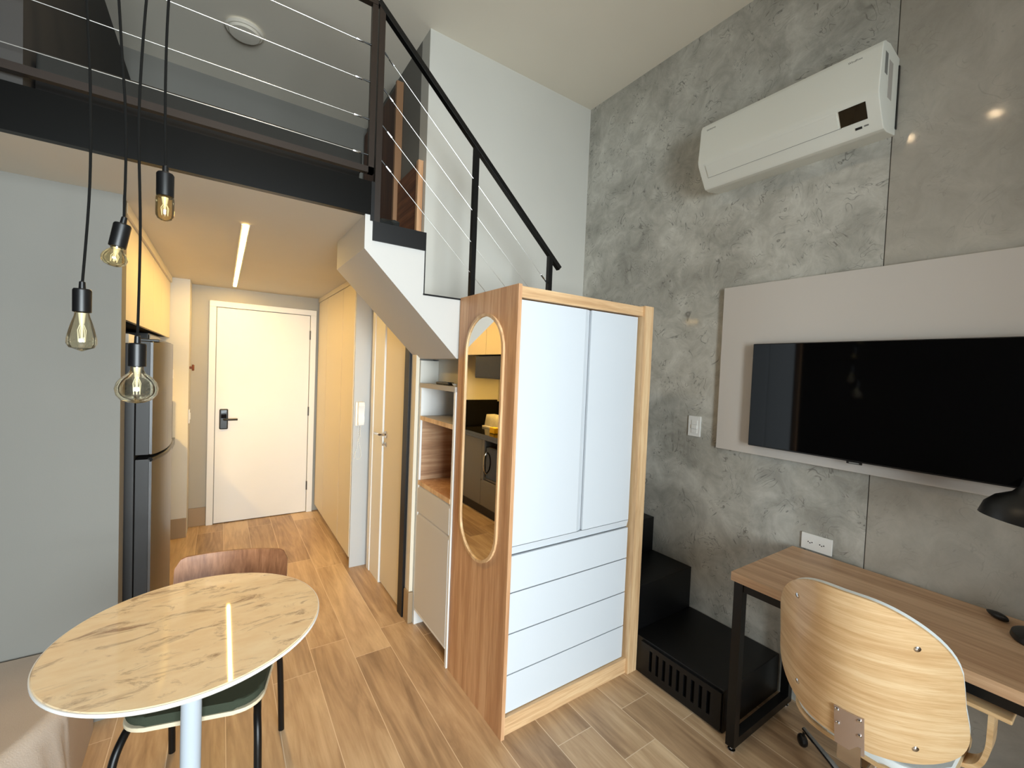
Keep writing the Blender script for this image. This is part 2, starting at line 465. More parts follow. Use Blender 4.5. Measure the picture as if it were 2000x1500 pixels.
def obj(name, bm, mat, parent=None, label=None, local=False, sharp=35):
    if parent is not None and not local:
        r = root_of(parent)
        inv = r.matrix_basis.inverted()
        bmesh.ops.transform(bm, matrix=inv, verts=bm.verts)
    bmesh.ops.recalc_face_normals(bm, faces=bm.faces)
    me = bpy.data.meshes.new(name); bm.to_mesh(me); bm.free()
    me.materials.append(M[mat] if isinstance(mat, str) else mat)
    me.shade_smooth()
    me.set_sharp_from_angle(angle=math.radians(sharp))
    o = bpy.data.objects.new(name, me); COL.objects.link(o)
    wnm = o.modifiers.new('weighted_normals', 'WEIGHTED_NORMAL'); wnm.keep_sharp = True; wnm.weight = 80
    if parent is not None: o.parent = parent
    if label: o['label'] = label
    return o

def thing(name, label, cat, loc=(0, 0, 0), rotz=0.0, group=None):
    o = bpy.data.objects.new(name, None); COL.objects.link(o)
    o.empty_display_size = 0.1
    o.matrix_basis = Matrix.Translation(Vector(loc)) @ Matrix.Rotation(rotz, 4, 'Z')
    o['label'] = label; o['category'] = cat
    if group: o['group'] = group
    return o

def tag(o, label, cat, group=None):
    o['label'] = label; o['category'] = cat
    if group: o['group'] = group
    return o

def struct(name, bm, mat, label, cat, parent=None):
    o = obj(name, bm, mat, parent)
    if parent is None:
        o['kind'] = 'structure'; o['label'] = label; o['category'] = cat
    return o

def struct_empty(name, label, cat, loc=(0, 0, 0)):
    o = thing(name, label, cat, loc); o['kind'] = 'structure'
    return o

def text_mesh(name, body, size, mat, parent, mw, depth=0.0006):
    cu = bpy.data.curves.new(name, 'FONT'); cu.body = body; cu.size = size; cu.extrude = depth
    cu.align_x = 'CENTER'; cu.align_y = 'CENTER'
    to = bpy.data.objects.new(name + '_tmp', cu); COL.objects.link(to)
    dg = bpy.context.evaluated_depsgraph_get()
    me = bpy.data.meshes.new_from_object(to.evaluated_get(dg))
    bpy.data.objects.remove(to)
    me.transform(root_of(parent).matrix_basis.inverted() @ mw)
    me.materials.clear(); me.materials.append(M[mat])
    o = bpy.data.objects.new(name, me); COL.objects.link(o); o.parent = parent
    return o
# ------------------------------------------------------------------ the setting
XW, CZ, HZ, LZ = 2.34, 3.59, 2.215, 2.360     # cement wall, main ceiling, hall ceiling, loft floor
XL = -0.95                                     # left wall
struct('floor', B(XL, XW, WIN_Y, 4.87, -0.08, 0.0), 'floor', 'floor of tan wood-look porcelain planks', 'floor')
struct('ceiling', B(XL-0.1, XW+0.15, WIN_Y, 4.0, CZ, CZ+0.12), 'ceiling', 'plain pale ceiling above the double-height room', 'ceiling')
struct('wall_right', B(XW, XW+0.15, 0.667, 2.65, 0, CZ), 'cement', 'grey burnished cement wall holding the air conditioner', 'wall')
struct('wall_right_front', B(XW, XW+0.15, WIN_Y, 0.663, 0, CZ), 'cement2', 'smoother grey cement wall panel right of the vertical joint', 'wall')
struct('trim_1', B(XW+0.003, XW+0.15, 0.663, 0.667, 0, CZ), 'cement_joint', 'dark vertical joint in the cement wall', 'wall joint')
struct('wall_back', B(1.012, XW, 2.525, 2.65, 0, CZ), 'wall_light', 'pale wall behind the staircase railing', 'wall')
struct('wall_left', B(XL-0.12, XL, WIN_Y, 4.87, 0, CZ), 'wall_dark', 'dark wall at the left side of the studio', 'wall')
struct('wall_pier', B(XL, -0.35, 2.42, 2.52, 0, HZ), 'wall_gray', 'grey wall left of the refrigerator, behind the pendant lights', 'wall')
struct('wall_kitchen', B(XL, XL+0.02, 2.52, 4.60, 0, HZ), 'wall_light', 'kitchen wall behind the counter', 'wall')
struct('wall_pillar', B(XL+0.02, -0.23, 4.60, 4.87, 0, HZ), 'wall_light', 'pale pillar between the kitchen and the entrance door', 'wall')
struct('wall_entry', B(XL, 1.1, 4.87, 4.99, 0, HZ), 'wall_entry', 'grey wall around the entrance door', 'wall')
struct('wall_bathroom', B(0.985, 1.1, 2.53, 4.87, 0, HZ), 'wall_light', 'wall of the bathroom door', 'wall')
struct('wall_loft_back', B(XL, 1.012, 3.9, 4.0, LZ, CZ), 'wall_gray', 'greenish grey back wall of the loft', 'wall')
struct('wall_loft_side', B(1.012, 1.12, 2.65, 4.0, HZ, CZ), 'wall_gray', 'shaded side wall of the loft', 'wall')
lw = struct('wall_loft_left', B(-0.60, -0.53, 2.02, 3.9, LZ, 3.38), 'wall_dark', 'dark panel wall at the left end of the loft', 'wall')
# loft floor slab: an L around the stair opening
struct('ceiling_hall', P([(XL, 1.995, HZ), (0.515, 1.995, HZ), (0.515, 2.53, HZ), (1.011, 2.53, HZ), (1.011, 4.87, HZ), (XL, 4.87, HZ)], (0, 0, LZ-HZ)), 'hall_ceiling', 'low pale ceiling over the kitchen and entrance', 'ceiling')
# window wall behind the camera
struct('wall_window_lintel', B(XL, XW, WIN_Y-0.12, WIN_Y, 2.55, CZ), 'wall_light', 'wall above the window behind the camera', 'wall')
w1 = struct_empty('window_1', 'wide window wall behind the camera', 'window', (0.2, WIN_Y, 0))
WX = 1.0  # window edge set to cut daylight off the right-hand wall
struct('wall_light_block', B(WX, XW, WIN_Y-0.12, WIN_Y, 0, 2.55), 'wall_light', 'unseen wall added right of the window to block daylight', 'wall')  # unseen wall added to keep window light off the right side
obj('frame', box(box(box(box(bmesh.new(), XL, WX, WIN_Y-0.08, WIN_Y-0.02, 0, 0.06), XL, WX, WIN_Y-0.08, WIN_Y-0.02, 2.49, 2.55), XL, XL+0.05, WIN_Y-0.08, WIN_Y-0.02, 0.06, 2.49), WX-0.05, WX, WIN_Y-0.08, WIN_Y-0.02, 0.06, 2.49), 'black_steel', w1)
for xm in (-0.3, 0.35):
    obj('mullion', B(xm-0.025, xm+0.025, WIN_Y-0.08, WIN_Y-0.02, 0.06, 2.49), 'black_steel', w1)
for a, b_ in ((XL+0.05, -0.325), (-0.275, 0.325), (0.375, WX-0.05)):
    obj('pane', B(a, b_, WIN_Y-0.052, WIN_Y-0.048, 0.06, 2.49), 'pane', w1)
# skirting
struct('baseboard_entry', B(-0.23, -0.10, 4.855, 4.87, 0, 0.17, 0.003), 'tile_base', 'tan tile skirting left of the entrance door', 'skirting')
struct('baseboard_pillar', B(-0.36, -0.23, 4.588, 4.60, 0, 0.17, 0.003), 'tile_base', 'tan tile skirting at the foot of the pillar', 'skirting')
struct('baseboard_stair', B(0.952, 0.985, 2.432, 2.515, 0, 0.19, 0.008), 'tile_base', 'short tan skirting piece beside the black column', 'skirting')

# ------------------------------------------------------------------ doors
d1 = struct_empty('door_1', 'white entrance door with black digital lock', 'door', (0.35, 4.87, 0))
DF = bmesh.new()
box(DF, -0.098, -0.045, 4.835, 4.87, 0, 2.032, 0.003); box(DF, 0.752, 0.805, 4.835, 4.87, 0, 2.032, 0.003)
box(DF, -0.098, 0.805, 4.835, 4.87, 2.032, 2.085, 0.003)
obj('door_frame', DF, 'white', d1)
obj('door_leaf', B(-0.04, 0.747, 4.845, 4.868, 0.008, 2.026, 0.002), 'white', d1)
lk = obj('digital_lock', B(-0.008, 0.06, 4.818, 4.845, 0.895, 1.085, 0.01, 3), 'black_plastic', d1, 'black digital lock body')
obj('keypad', B(0.004, 0.048, 4.8165, 4.8185, 1.0, 1.075, 0.001), 'screen', lk)
obj('lever', T([(0.03, 4.82, 0.99), (0.03, 4.785, 0.99), (0.045, 4.778, 0.99), (0.135, 4.778, 0.99)], 0.0095, 10), 'black_plastic', lk)
for zz in (0.28, 1.05, 1.83):
    obj('hinge', LA([(0.007, -0.045), (0.007, 0.045)], (0.75, 4.838, zz), 10), 'steel', d1)
d2 = struct_empty('door_2', 'cream bathroom door with chrome lever, under the stairs', 'door', (0.97, 2.85, 0))
DF = bmesh.new()
box(DF, 0.950, 0.985, 3.02, 3.30, 0, 2.05, 0.003)
box(DF, 0.943, 0.985, 3.235, 3.30, 0, 2.05, 0.004)
obj('door_frame', DF, 'white', d2)
lf = obj('door_leaf', B(0.962, 0.984, 2.45, 3.018, 0.012, 2.04, 0.002), 'closet_front', d2)
hd = obj('lever_handle', T(smooth_path([(0.962, 2.965, 1.07), (0.925, 2.965, 1.07), (0.914, 2.99, 1.07), (0.914, 3.07, 1.068)], 5), 0.008, 10), 'chrome', d2)
obj('rosette', LA([(0.0, 0.0), (0.024, 0.0), (0.024, 0.008), (0.0, 0.009)], (0.962, 2.965, 1.07), 20, (-1, 0, 0)), 'chrome', d2)
obj('key_cylinder', LA([(0.0, 0.0), (0.018, 0.0), (0.018, 0.006), (0.006, 0.008), (0.006, 0.03), (0.0, 0.03)], (0.962, 2.965, 1.0), 16, (-1, 0, 0)), 'chrome', d2)

# ------------------------------------------------------------------ black steel column beside the bathroom door
tag(obj('steel_column', B(0.945, 0.985, 2.52, 2.60, 0, 2.06, 0.003), 'black_paint'), 'black steel column standing between the bathroom door and the storage niche', 'column')

# ------------------------------------------------------------------ steel beam of the loft
bm_ = P([(XL, 1.995, HZ), (XL, 1.965, HZ), (XL, 1.965, LZ), (XL, 1.995, LZ)], (0.535-XL, 0, 0))
tag(obj('steel_beam', bm_, 'beam_paint'), 'long black steel beam along the edge of the loft', 'beam')

# ------------------------------------------------------------------ staircase
st = thing('staircase', 'white staircase with black treads climbing behind the wardrobe to the loft', 'staircase', (2.07, 1.7, 0))
out = [(0.515, HZ), (0.515, 2.065), (0.985, 1.600), (1.10, 1.600), (1.12, 1.50), (1.75, 0.87), (2.335, 0.87), (2.335, 1.06), (1.76, 1.06),
       (1.76, 1.265), (1.52, 1.265), (1.52, 1.475), (1.28, 1.475), (1.28, 1.685), (1.04, 1.685), (1.04, 1.895), (0.797, 1.895), (0.797, 2.105), (0.548, 2.105), (0.548, HZ)]
obj('stair_flight', P([(x, 1.97, z) for x, z in out], (0, 0.55, 0)), 'stair_white', st, 'white plastered flight with a sloping underside')
steps = [(1.76, 2.335, 1.06, None), (1.52, 1.76, 1.265, 1.06), (1.28, 1.52, 1.475, 1.265), (1.04, 1.28, 1.685, 1.475), (0.797, 1.04, 1.895, 1.685)]
for x0, x1, z, zb in steps:
    b_ = B(x0-0.002, x1+0.004, 1.966, 2.52, z, z+0.008)
    if zb: box(b_, x1, x1+0.004, 1.966, 2.52, zb, z)
    obj('tread', b_, 'black_paint', st, 'thin black tread')
b_ = B(0.548, 0.80, 1.962, 2.52, 2.105, 2.19); box(b_, 0.797, 0.801, 1.966, 2.52, 1.903, 2.105)
obj('tread', b_, 'black_paint', st, 'thick black top tread')
obj('end_plate', B(0.536, 0.552, 1.962, 2.52, 2.19, LZ), 'black_paint', st)
for y0, y1, z0, z1 in ((1.755, 2.52, 0.0, 0.645), (1.475, 1.755, 0.0, 0.43)):
    s_ = obj('step', B(1.845, 2.335, y0, y1, z0, z1, 0.004), 'black_paint', st, 'black box step against the cement wall')
# lowest step: a wide box with a slotted vent panel on its side
s_ = obj('step', B(1.84, 2.335, 0.975, 1.475, 0.0, 0.192, 0.004), 'black_paint', st, 'wide low black step with a slotted side')
vg = bmesh.new()
box(vg, 1.828, 1.840, 0.982, 1.415, 0.155, 0.180); box(vg, 1.828, 1.840, 0.982, 1.415, 0.012, 0.052)
n = 9; w_ = (1.372-1.02)/n
ys = [1.02 + i*w_ for i in range(n+1)]
box(vg, 1.828, 1.840, 0.982, ys[0]+0.011, 0.052, 0.155); box(vg, 1.828, 1.840, ys[-1]-0.011, 1.415, 0.052, 0.155)
for i in range(1, n):
    box(vg, 1.828, 1.840, ys[i]-0.011, ys[i]+0.011, 0.052, 0.155)
obj('vent_panel', vg, 'black_paint', s_)
obj('vent_lining', B(1.8385, 1.8400, 1.0, 1.40, 0.05, 0.157), 'black_void', s_)
# shallow niche above the cabinet, under the stairs
struct('wall_niche', box(B(1.10, 1.12, 1.97, 2.45, 1.44, 1.60), 0.985, 1.12, 2.436, 2.52, 0, 1.59), 'wall_light', 'pale recess wall under the stairs above the storage cabinet', 'wall')

# ------------------------------------------------------------------ railings
def turnbuckle(parent, p, d):
    p = Vector(p); d = Vector(d).normalized()
    c = obj('turnbuckle', T([p + d*0.030, p + d*0.034, p + d*0.062, p + d*0.066], [0.002, 0.0045, 0.0045, 0.002], 8), 'chrome', parent, 'bright metal cable fitting')
    h = obj('hook', T([p, p + d*0.012, p + d*0.03], [0.004, 0.0035, 0.0025], 8), 'black_steel', parent)
ry = 1.982
lr = thing('loft_railing', 'dark loft railing of horizontal steel cables above the black beam', 'railing', (-0.2, ry, LZ))
TOPZ = 3.125
obj('end_post', B(0.522, 0.546, ry-0.012, ry+0.012, 2.398, TOPZ), 'warm_tint_steel', lr)
obj('bottom_rail', B(XL, 0.546, ry-0.012, ry+0.012, 2.398, 2.424), 'warm_tint_steel', lr)
obj('top_rail', B(XL, 0.546, ry-0.014, ry+0.014, TOPZ, TOPZ+0.026), 'warm_tint_steel', lr)
for xf in (-0.90,):
    obj('foot', B(xf, xf+0.02, ry-0.01, ry+0.012, LZ, 2.40), 'warm_tint_steel', lr)
ZC = (2.478, 2.632, 2.793, 2.952)
for z in ZC:
    obj('cable', T([(XL, ry, z), (0.522, ry, z)], 0.0015, 6), 'wire', lr)
    turnbuckle(lr, (0.522, ry, z), (-1, 0, 0))
sr = thing('stair_railing', 'black stair railing sloping down behind the wardrobe, with steel cables', 'railing', (1.06, ry, 1.7))
obj('post', B(0.553, 0.579, ry-0.013, ry+0.013, 2.12, TOPZ+0.01), 'warm_tint_steel', sr)
HR = [(0.556, ry, TOPZ+0.018), (1.06, ry, 2.672), (1.635, ry, 2.165)]
def hz(x): return HR[0][2] + (x-0.556)*(HR[2][2]-HR[0][2])/(HR[2][0]-HR[0][0])
for xp, zb in ((1.062, 1.693), (1.568, 1.273)):
    obj('post', B(xp-0.013, xp+0.013, ry-0.013, ry+0.013, zb, hz(xp)-0.005), 'black_steel', sr)
dv = Vector((HR[2][0]-HR[0][0], 0, HR[2][2]-HR[0][2])).normalized(); up = Vector((-dv.z, 0, dv.x))
p0 = Vector((0.549, ry-0.015, hz(0.549))); p1 = Vector((1.64, ry-0.015, hz(1.64)))
obj('handrail', P([p0+up*0.013, p1+up*0.013, p1-up*0.013, p0-up*0.013], (0, 0.03, 0), 0.003), 'black_steel', sr)
sl = (hz(1.0)-hz(0.0))
for z in ZC:
    x1 = 1.555
    obj('cable', T([(0.579, ry, z-0.004), (1.555, ry, z-0.004+sl*(1.555-0.579))], 0.0015, 6), 'wire', sr)
    turnbuckle(sr, (0.579, ry, z-0.004), (1, 0, sl))
    turnbuckle(sr, (1.555, ry, z-0.004+sl*(1.555-0.579)), (-1, 0, -sl))

# ------------------------------------------------------------------ on the loft
lc = thing('loft_wardrobe', 'tall brown wooden closet at the top of the stairs on the loft', 'wardrobe', (0.99, 3.2, LZ))
obj('door_panel', B(0.982, 1.009, 3.0, 3.85, LZ+0.01, 3.50), 'dark_wood', lc)
obj('edge_stile', B(0.962, 1.009, 2.972, 3.0, LZ+0.11, 3.50), 'stile', lc)
obj('knob_block', B(0.955, 0.99, 2.985, 3.03, LZ, LZ+0.11), 'oak_light', lc)
lb = thing('loft_half_panel', 'low brown wooden half-height panel at the head of the stairs', 'panel', (1.0, 2.75, LZ))
obj('panel', B(0.988, 1.008, 2.590, 2.965, LZ-0.12, 2.81), 'dark_wood_x', lb)
obj('edge_strip', B(0.976, 1.008, 2.560, 2.590, LZ-0.12, 2.815), 'oak_v', lb)
be = thing('loft_bed', 'low bed with charcoal cover lying on the loft behind the railing', 'bed', (0.2, 3.0, LZ))
obj('bed_base', B(-0.52, 0.514, 2.09, 3.88, LZ, LZ+0.08), 'black_paint', be)
obj('mattress', B(-0.52, 0.526, 2.08, 3.88, LZ+0.08, 2.535, 0.015, 3), 'mattress', be)
# black bag dropped on the loft edge
bb = bmesh.new(); bmesh.ops.create_icosphere(bb, subdivisions=3, radius=1.0)
for v in bb.verts:
    nz = 0.2*math.sin(7*v.co.x+2)*math.cos(6*v.co.y) + 0.12*math.sin(11*v.co.z+v.co.x*5)
    v.co = v.co*(1+nz); v.co = Vector((0.66 + v.co.x*0.075, 2.16 + v.co.y*0.11, 2.19+0.028 + max(v.co.z, -0.6)*0.045))
tag(obj('black_bag', bb, 'mattress'), 'crumpled black cloth bag lying on the top stair', 'bag')
cl = thing('ceiling_light', 'round flush ceiling light over the loft', 'ceiling light', (0.086, 3.235, CZ))
obj('rim', LA([(0.0, 0.0), (0.10, 0.0), (0.105, -0.012), (0.095, -0.022), (0.0, -0.022)], (0.086, 3.235, CZ), 32), 'ceiling', cl)
obj('diffuser', LA([(0.088, -0.022), (0.08, -0.034), (0.0, -0.04)], (0.086, 3.235, CZ), 32), 'ceiling', cl)
# ------------------------------------------------------------------ wardrobe
YD = 1.478
wd = thing('wardrobe', 'tall oak wardrobe with white doors and drawers in the middle of the room', 'wardrobe', (1.42, 1.7, 0))
obj('side_panel', B(0.992, 1.010, 1.447, 1.962, 0, 1.905, 0.001), 'oak_v', wd, 'reddish oak left side panel')
obj('side_panel', B(1.772, 1.838, 1.447, 1.962, 0, 1.905, 0.001), 'oak_light', wd, 'pale oak right stile')
obj('top_panel', B(1.010, 1.772, 1.460, 1.962, 1.853, 1.900, 0.001), 'oak_light_x', wd)
obj('base_rail', B(1.010, 1.772, 1.462, 1.962, 0.0, 0.078, 0.001), 'oak_light_x', wd)
obj('carcass', B(1.012, 1.770, 1.502, 1.955, 0.08, 1.85), 'black_void', wd)  # black front paints the dark gaps between doors and drawers
XA, XB = 1.028, 1.757
dz0, dz1 = 0.806, 1.848
def front(name, x0, x1, z0, z1, lab=None):
    return obj(name, B(x0, x1, YD, YD+0.018, z0, z1, 0.0015), 'cabinet_white', wd, lab)
dl = front('door', XA, 1.398, dz0, dz1, 'wide left white door')
dr = front('door', 1.434, XB, dz0, dz1, 'narrower right white door')
obj('finger_grip', P([(1.3995, YD+0.016, dz0), (1.3995, YD+0.002, dz0), (1.4295, YD+0.012, dz0), (1.4295, YD+0.016, dz0)], (0, 0, dz1-dz0)), 'cabinet_white', dl, 'bevelled vertical finger grip')
dzs = [(0.607, 0.764), (0.429, 0.602), (0.250, 0.424), (0.082, 0.245)]
obj('top_grip_rail', P([(XA, YD+0.016, 0.8035), (XA, YD+0.001, 0.8035), (XA, YD+0.010, 0.769), (XA, YD+0.016, 0.769)], (XB-XA, 0, 0)), 'cabinet_white', wd, 'bevelled grip rail above the drawers')
for i, (a, b_) in enumerate(dzs):
    bmx = B(XA, XB, YD, YD+0.018, a, b_, 0.0008)
    obj('drawer', bmx, 'cabinet_white', wd)
# oval mirror on the oak side
om = thing('oval_mirror', 'tall pill-shaped mirror in a slim oak frame on the side of the wardrobe', 'mirror', (0.990, 1.705, 1.235))
def pill(cy, cz, w, h, x, n=16):
    r = w/2; o = []
    for k in range(n+1):
        a = k*PI/n; o.append((x, cy + r*math.cos(a), cz + h/2 - r + r*math.sin(a)))
    for k in range(n+1):
        a = PI + k*PI/n; o.append((x, cy + r*math.cos(a), cz - h/2 + r + r*math.sin(a)))
    return o
mc, mz, mw_, mh = 1.703, 1.237, 0.345, 1.135
obj('glass', P(pill(mc, mz, mw_-0.024, mh-0.024, 0.9905), (-0.004, 0, 0)), 'mirror', om)
fr = bmesh.new(); o_ = pill(mc, mz, mw_, mh, 0.9915); i_ = pill(mc, mz, mw_-0.026, mh-0.026, 0.9915)
dd = Vector((-0.011, 0, 0))
vo = [fr.verts.new(Vector(p)) for p in o_]; vi = [fr.verts.new(Vector(p)) for p in i_]
vo2 = [fr.verts.new(Vector(p)+dd) for p in o_]; vi2 = [fr.verts.new(Vector(p)+dd) for p in i_]
n = len(vo)
for k in range(n):
    j = (k+1) % n
    fr.faces.new((vo2[k], vo2[j], vi2[j], vi2[k])); fr.faces.new((vo[k], vo[j], vo2[j], vo2[k])); fr.faces.new((vi[j], vi[k], vi2[k], vi2[j])); fr.faces.new((vo[j], vo[k], vi[k], vi[j]))
obj('frame', fr, 'oak_light', om)

# ------------------------------------------------------------------ storage cabinet with open niches under the stairs
sc_ = thing('storage_cabinet', 'pale grey cabinet with two open niches under the stairs', 'cabinet', (1.18, 2.19, 0))
CX, CY0, CY1, CB = 0.985, 1.966, 2.432, 1.38
obj('side_panel', B(CX, CB, CY1-0.018, CY1, 0, 1.43), 'white', sc_)
obj('side_panel', B(CX, CB, CY0, CY0+0.018, 0, 1.43), 'white', sc_)
obj('top_panel', B(CX-0.004, CB, CY0, CY1, 1.43, 1.456), 'taupe', sc_)
obj('back_panel', B(CB-0.01, CB, CY0+0.018, CY1-0.018, 0.09, 1.43), 'oak_niche', sc_)
obj('shelf', B(CX+0.003, CB-0.01, CY0+0.018, CY1-0.018, 1.238, 1.262), 'taupe', sc_, 'taupe shelf between the niches')
obj('shelf_edge', B(CX-0.001, CX+0.003, CY0+0.018, CY1-0.018, 1.238, 1.262), 'oak_light', sc_, 'pale oak front edge of the shelf')
for ya in (CY1-0.021, CY0+0.018):
    obj('niche_lining', B(CX+0.012, CB-0.01, ya, ya+0.003, 0.878, 1.238), 'oak_niche', sc_, 'oak lining of the lower niche')
bs = obj('niche_floor', B(CX, CB-0.01, CY0+0.018, CY1-0.018, 0.858, 0.878), 'oak_v', sc_)
obj('front_edge', B(CX-0.003, CX+0.004, CY0+0.018, CY1-0.018, 0.852, 0.876), 'oak_light', bs)
obj('drawer', P([(CX-0.002, CY0+0.02, 0.69), (CX+0.016, CY0+0.02, 0.69), (CX+0.016, CY0+0.02, 0.846), (CX+0.008, CY0+0.02, 0.846), (CX-0.002, CY0+0.02, 0.826)], (0, CY1-CY0-0.04, 0)), 'cabinet_grey', sc_)
obj('door', P([(CX-0.002, CY0+0.02, 0.108), (CX+0.016, CY0+0.02, 0.108), (CX+0.016, CY0+0.02, 0.684), (CX+0.008, CY0+0.02, 0.684), (CX-0.002, CY0+0.02, 0.662)], (0, CY1-CY0-0.04, 0)), 'cabinet_grey', sc_)
obj('carcass', B(CX+0.018, CB-0.012, CY0+0.019, CY1-0.019, 0.10, 0.856), 'taupe', sc_)
obj('bottom_edge', B(CX-0.002, CX+0.016, CY0+0.018, CY1-0.018, 0.094, 0.106), 'white', sc_)
obj('plinth', B(CX+0.06, CX+0.075, CY0+0.018, CY1-0.018, 0, 0.10), 'taupe', sc_)
ol = thing('power_outlet', 'small white socket inside the lower niche of the storage cabinet', 'socket', (1.2, 1.99, 1.0))
obj('plate', B(1.135, 1.20, 1.987, 1.994, 0.93, 1.05, 0.002), 'white_plastic', ol)
obj('socket_face', B(1.15, 1.185, 1.994, 1.998, 0.96, 1.02, 0.002), 'white_plastic', ol)
rc_ = thing('remote_control', 'black remote control lying on top of the storage cabinet', 'remote control', (1.04, 2.2, 1.456))
obj('body', B(1.02, 1.06, 2.13, 2.29, 1.456, 1.472, 0.005, 3), 'black_plastic', rc_)
obj('buttons', box(box(B(1.03, 1.05, 2.15, 2.16, 1.471, 1.474), 1.03, 1.05, 2.18, 2.19, 1.471, 1.474), 1.03, 1.05, 2.21, 2.22, 1.471, 1.474), 'grey_print', rc_)
tag(obj('small_dish', LA([(0.0, 0.0), (0.03, 0.0), (0.042, 0.014), (0.039, 0.014), (0.028, 0.004), (0.0, 0.004)], (1.04, 2.03, 1.456), 24), 'white_plastic'), 'small white dish on top of the storage cabinet', 'dish')

# ------------------------------------------------------------------ hall closet and intercom
hc = thing('hall_closet', 'tall cream closet with flush doors right of the entrance', 'closet', (0.9, 4.1, 0))
obj('side_panel', B(0.832, 0.975, 3.352, 3.372, 0.0, 2.195), 'closet_side', hc, 'grey end panel')
obj('carcass', B(0.85, 0.984, 3.372, 4.865, 0.08, 2.17), 'black_void', hc)  # coloured black so the door seams read as shaded gaps
for a, b_ in ((3.374, 3.762), (3.771, 4.402), (4.411, 4.83)):
    obj('door', B(0.828, 0.848, a, b_, 0.075, 2.168, 0.002), 'closet_front', hc)
obj('top_rail', B(0.825, 0.85, 3.352, 4.865, 2.172, 2.214), 'closet_front', hc)
obj('plinth', B(0.872, 0.89, 3.372, 4.865, 0, 0.08), 'taupe', hc)
ih = thing('intercom_handset', 'white intercom handset with a looped cord on the closet end panel', 'intercom', (0.872, 3.352, 1.17))
obj('base_plate', B(0.842, 0.895, 3.334, 3.352, 1.085, 1.27, 0.008, 3), 'white_plastic', ih)
obj('handset', P([(0.856, 3.334, 1.09), (0.856, 3.306, 1.095), (0.856, 3.300, 1.12), (0.856, 3.312, 1.16), (0.856, 3.312, 1.20), (0.856, 3.296, 1.24), (0.856, 3.306, 1.268), (0.856, 3.334, 1.27)], (0.046, 0, 0), 0.006), 'white_plastic', ih)
cp = smooth_path([(0.880, 3.325, 1.09), (0.879, 3.33, 1.02), (0.874, 3.34, 0.97), (0.890, 3.342, 0.90), (0.895, 3.342, 0.86), (0.878, 3.342, 0.832), (0.850, 3.343, 0.838), (0.845, 3.343, 0.86), (0.862, 3.344, 0.92), (0.868, 3.345, 0.98), (0.866, 3.345, 1.05), (0.866, 3.345, 1.09)], 14)
coil = []
for i, p in enumerate(cp):
    a = i*1.9; coil.append(p + Vector((math.cos(a)*0.0022, math.sin(a)*0.0022, 0)))
obj('cord', T(coil, 0.0022, 6), 'white_plastic', ih)

# ------------------------------------------------------------------ kitchen
UF, UB = -0.362, XL+0.024
ZU0, ZU1 = 1.715, 2.165
kc = [((2.53, 3.12), 'cream wall cabinet nearest the grey wall, above the refrigerator', 1),
      ((3.12, 3.98), 'cream wall cabinet in the middle of the kitchen row', 2),
      ((3.98, 4.59), 'cream wall cabinet next to the pillar', 1)]
for (a, b_), lab, nd in kc:
    w_ = thing('wall_cabinet', lab, 'kitchen cabinet', (-0.6, (a+b_)/2, ZU0), 0, 'cream kitchen wall cabinets')
    obj('carcass', B(UB, UF-0.02, a+0.001, b_-0.001, ZU0, ZU1), 'black_void', w_)  # black behind the doors paints the shade in their seams
    for k in range(nd):
        y0 = a + (b_-a)*k/nd; y1 = a + (b_-a)*(k+1)/nd
        obj('door', B(UF-0.019, UF, y0+0.003, y1-0.003, ZU0-0.004, ZU1, 0.001), 'closet_front', w_)
struct('trim_2', B(UB, UF+0.012, 2.53, 4.59, ZU1+0.004, HZ), 'closet_front', 'cream trim strip between the wall cabinets and the hall ceiling', 'trim')
BF = -0.335
bc = [((3.26, 3.94), 'grey base cabinet holding the microwave oven'), ((3.94, 4.57), 'grey base cabinet with a plain door beside the pillar')]
for i, ((a, b_), lab) in enumerate(bc):
    c_ = thing('base_cabinet', lab, 'kitchen cabinet', (-0.6, (a+b_)/2, 0), 0, 'grey kitchen base cabinets')
    obj('plinth', B(BF-0.06, BF-0.04, a, b_, 0, 0.10), 'black_paint', c_)
    if i == 0:
        k_ = B(UB, BF-0.02, a, a+0.018, 0.10, 0.84); box(k_, UB, BF-0.02, b_-0.018, b_, 0.10, 0.84); box(k_, UB, BF-0.02, a, b_, 0.39, 0.41); box(k_, UB, BF-0.02, a, b_, 0.10, 0.118); box(k_, UB, UB+0.01, a, b_, 0.10, 0.84); box(k_, UB, BF-0.02, a, b_, 0.822, 0.84)
        obj('carcass', k_, 'kitchen_grey', c_)
        obj('drawer', P([(BF, a+0.002, 0.12), (BF-0.018, a+0.002, 0.12), (BF-0.018, a+0.002, 0.385), (BF-0.008, a+0.002, 0.385), (BF, a+0.002, 0.365)], (0, b_-a-0.004, 0)), 'kitchen_grey', c_)
        for ya in (a+0.002, b_-0.05):
            obj('face_frame', B(BF-0.018, BF, ya, ya+0.048, 0.39, 0.815), 'kitchen_grey', c_)
    else:
        obj('carcass', B(UB, BF-0.02, a, b_, 0.10, 0.84), 'kitchen_grey', c_)
        obj('door', P([(BF, a+0.002, 0.12), (BF-0.018, a+0.002, 0.12), (BF-0.018, a+0.002, 0.835), (BF-0.008, a+0.002, 0.835), (BF, a+0.002, 0.815)], (0, b_-a-0.004, 0)), 'kitchen_grey', c_)
mwv = thing('microwave_oven', 'silver and black microwave oven set in the kitchen base cabinet', 'microwave', (-0.5, 3.6, 0.41))
obj('body', B(-0.72, BF-0.03, 3.33, 3.87, 0.412, 0.74, 0.006), 'steel', mwv)
obj('door', B(BF-0.03, BF-0.012, 3.45, 3.868, 0.416, 0.736, 0.004), 'screen', mwv)
obj('control_panel', B(BF-0.03, BF-0.014, 3.332, 3.446, 0.416, 0.736, 0.003), 'steel', mwv)
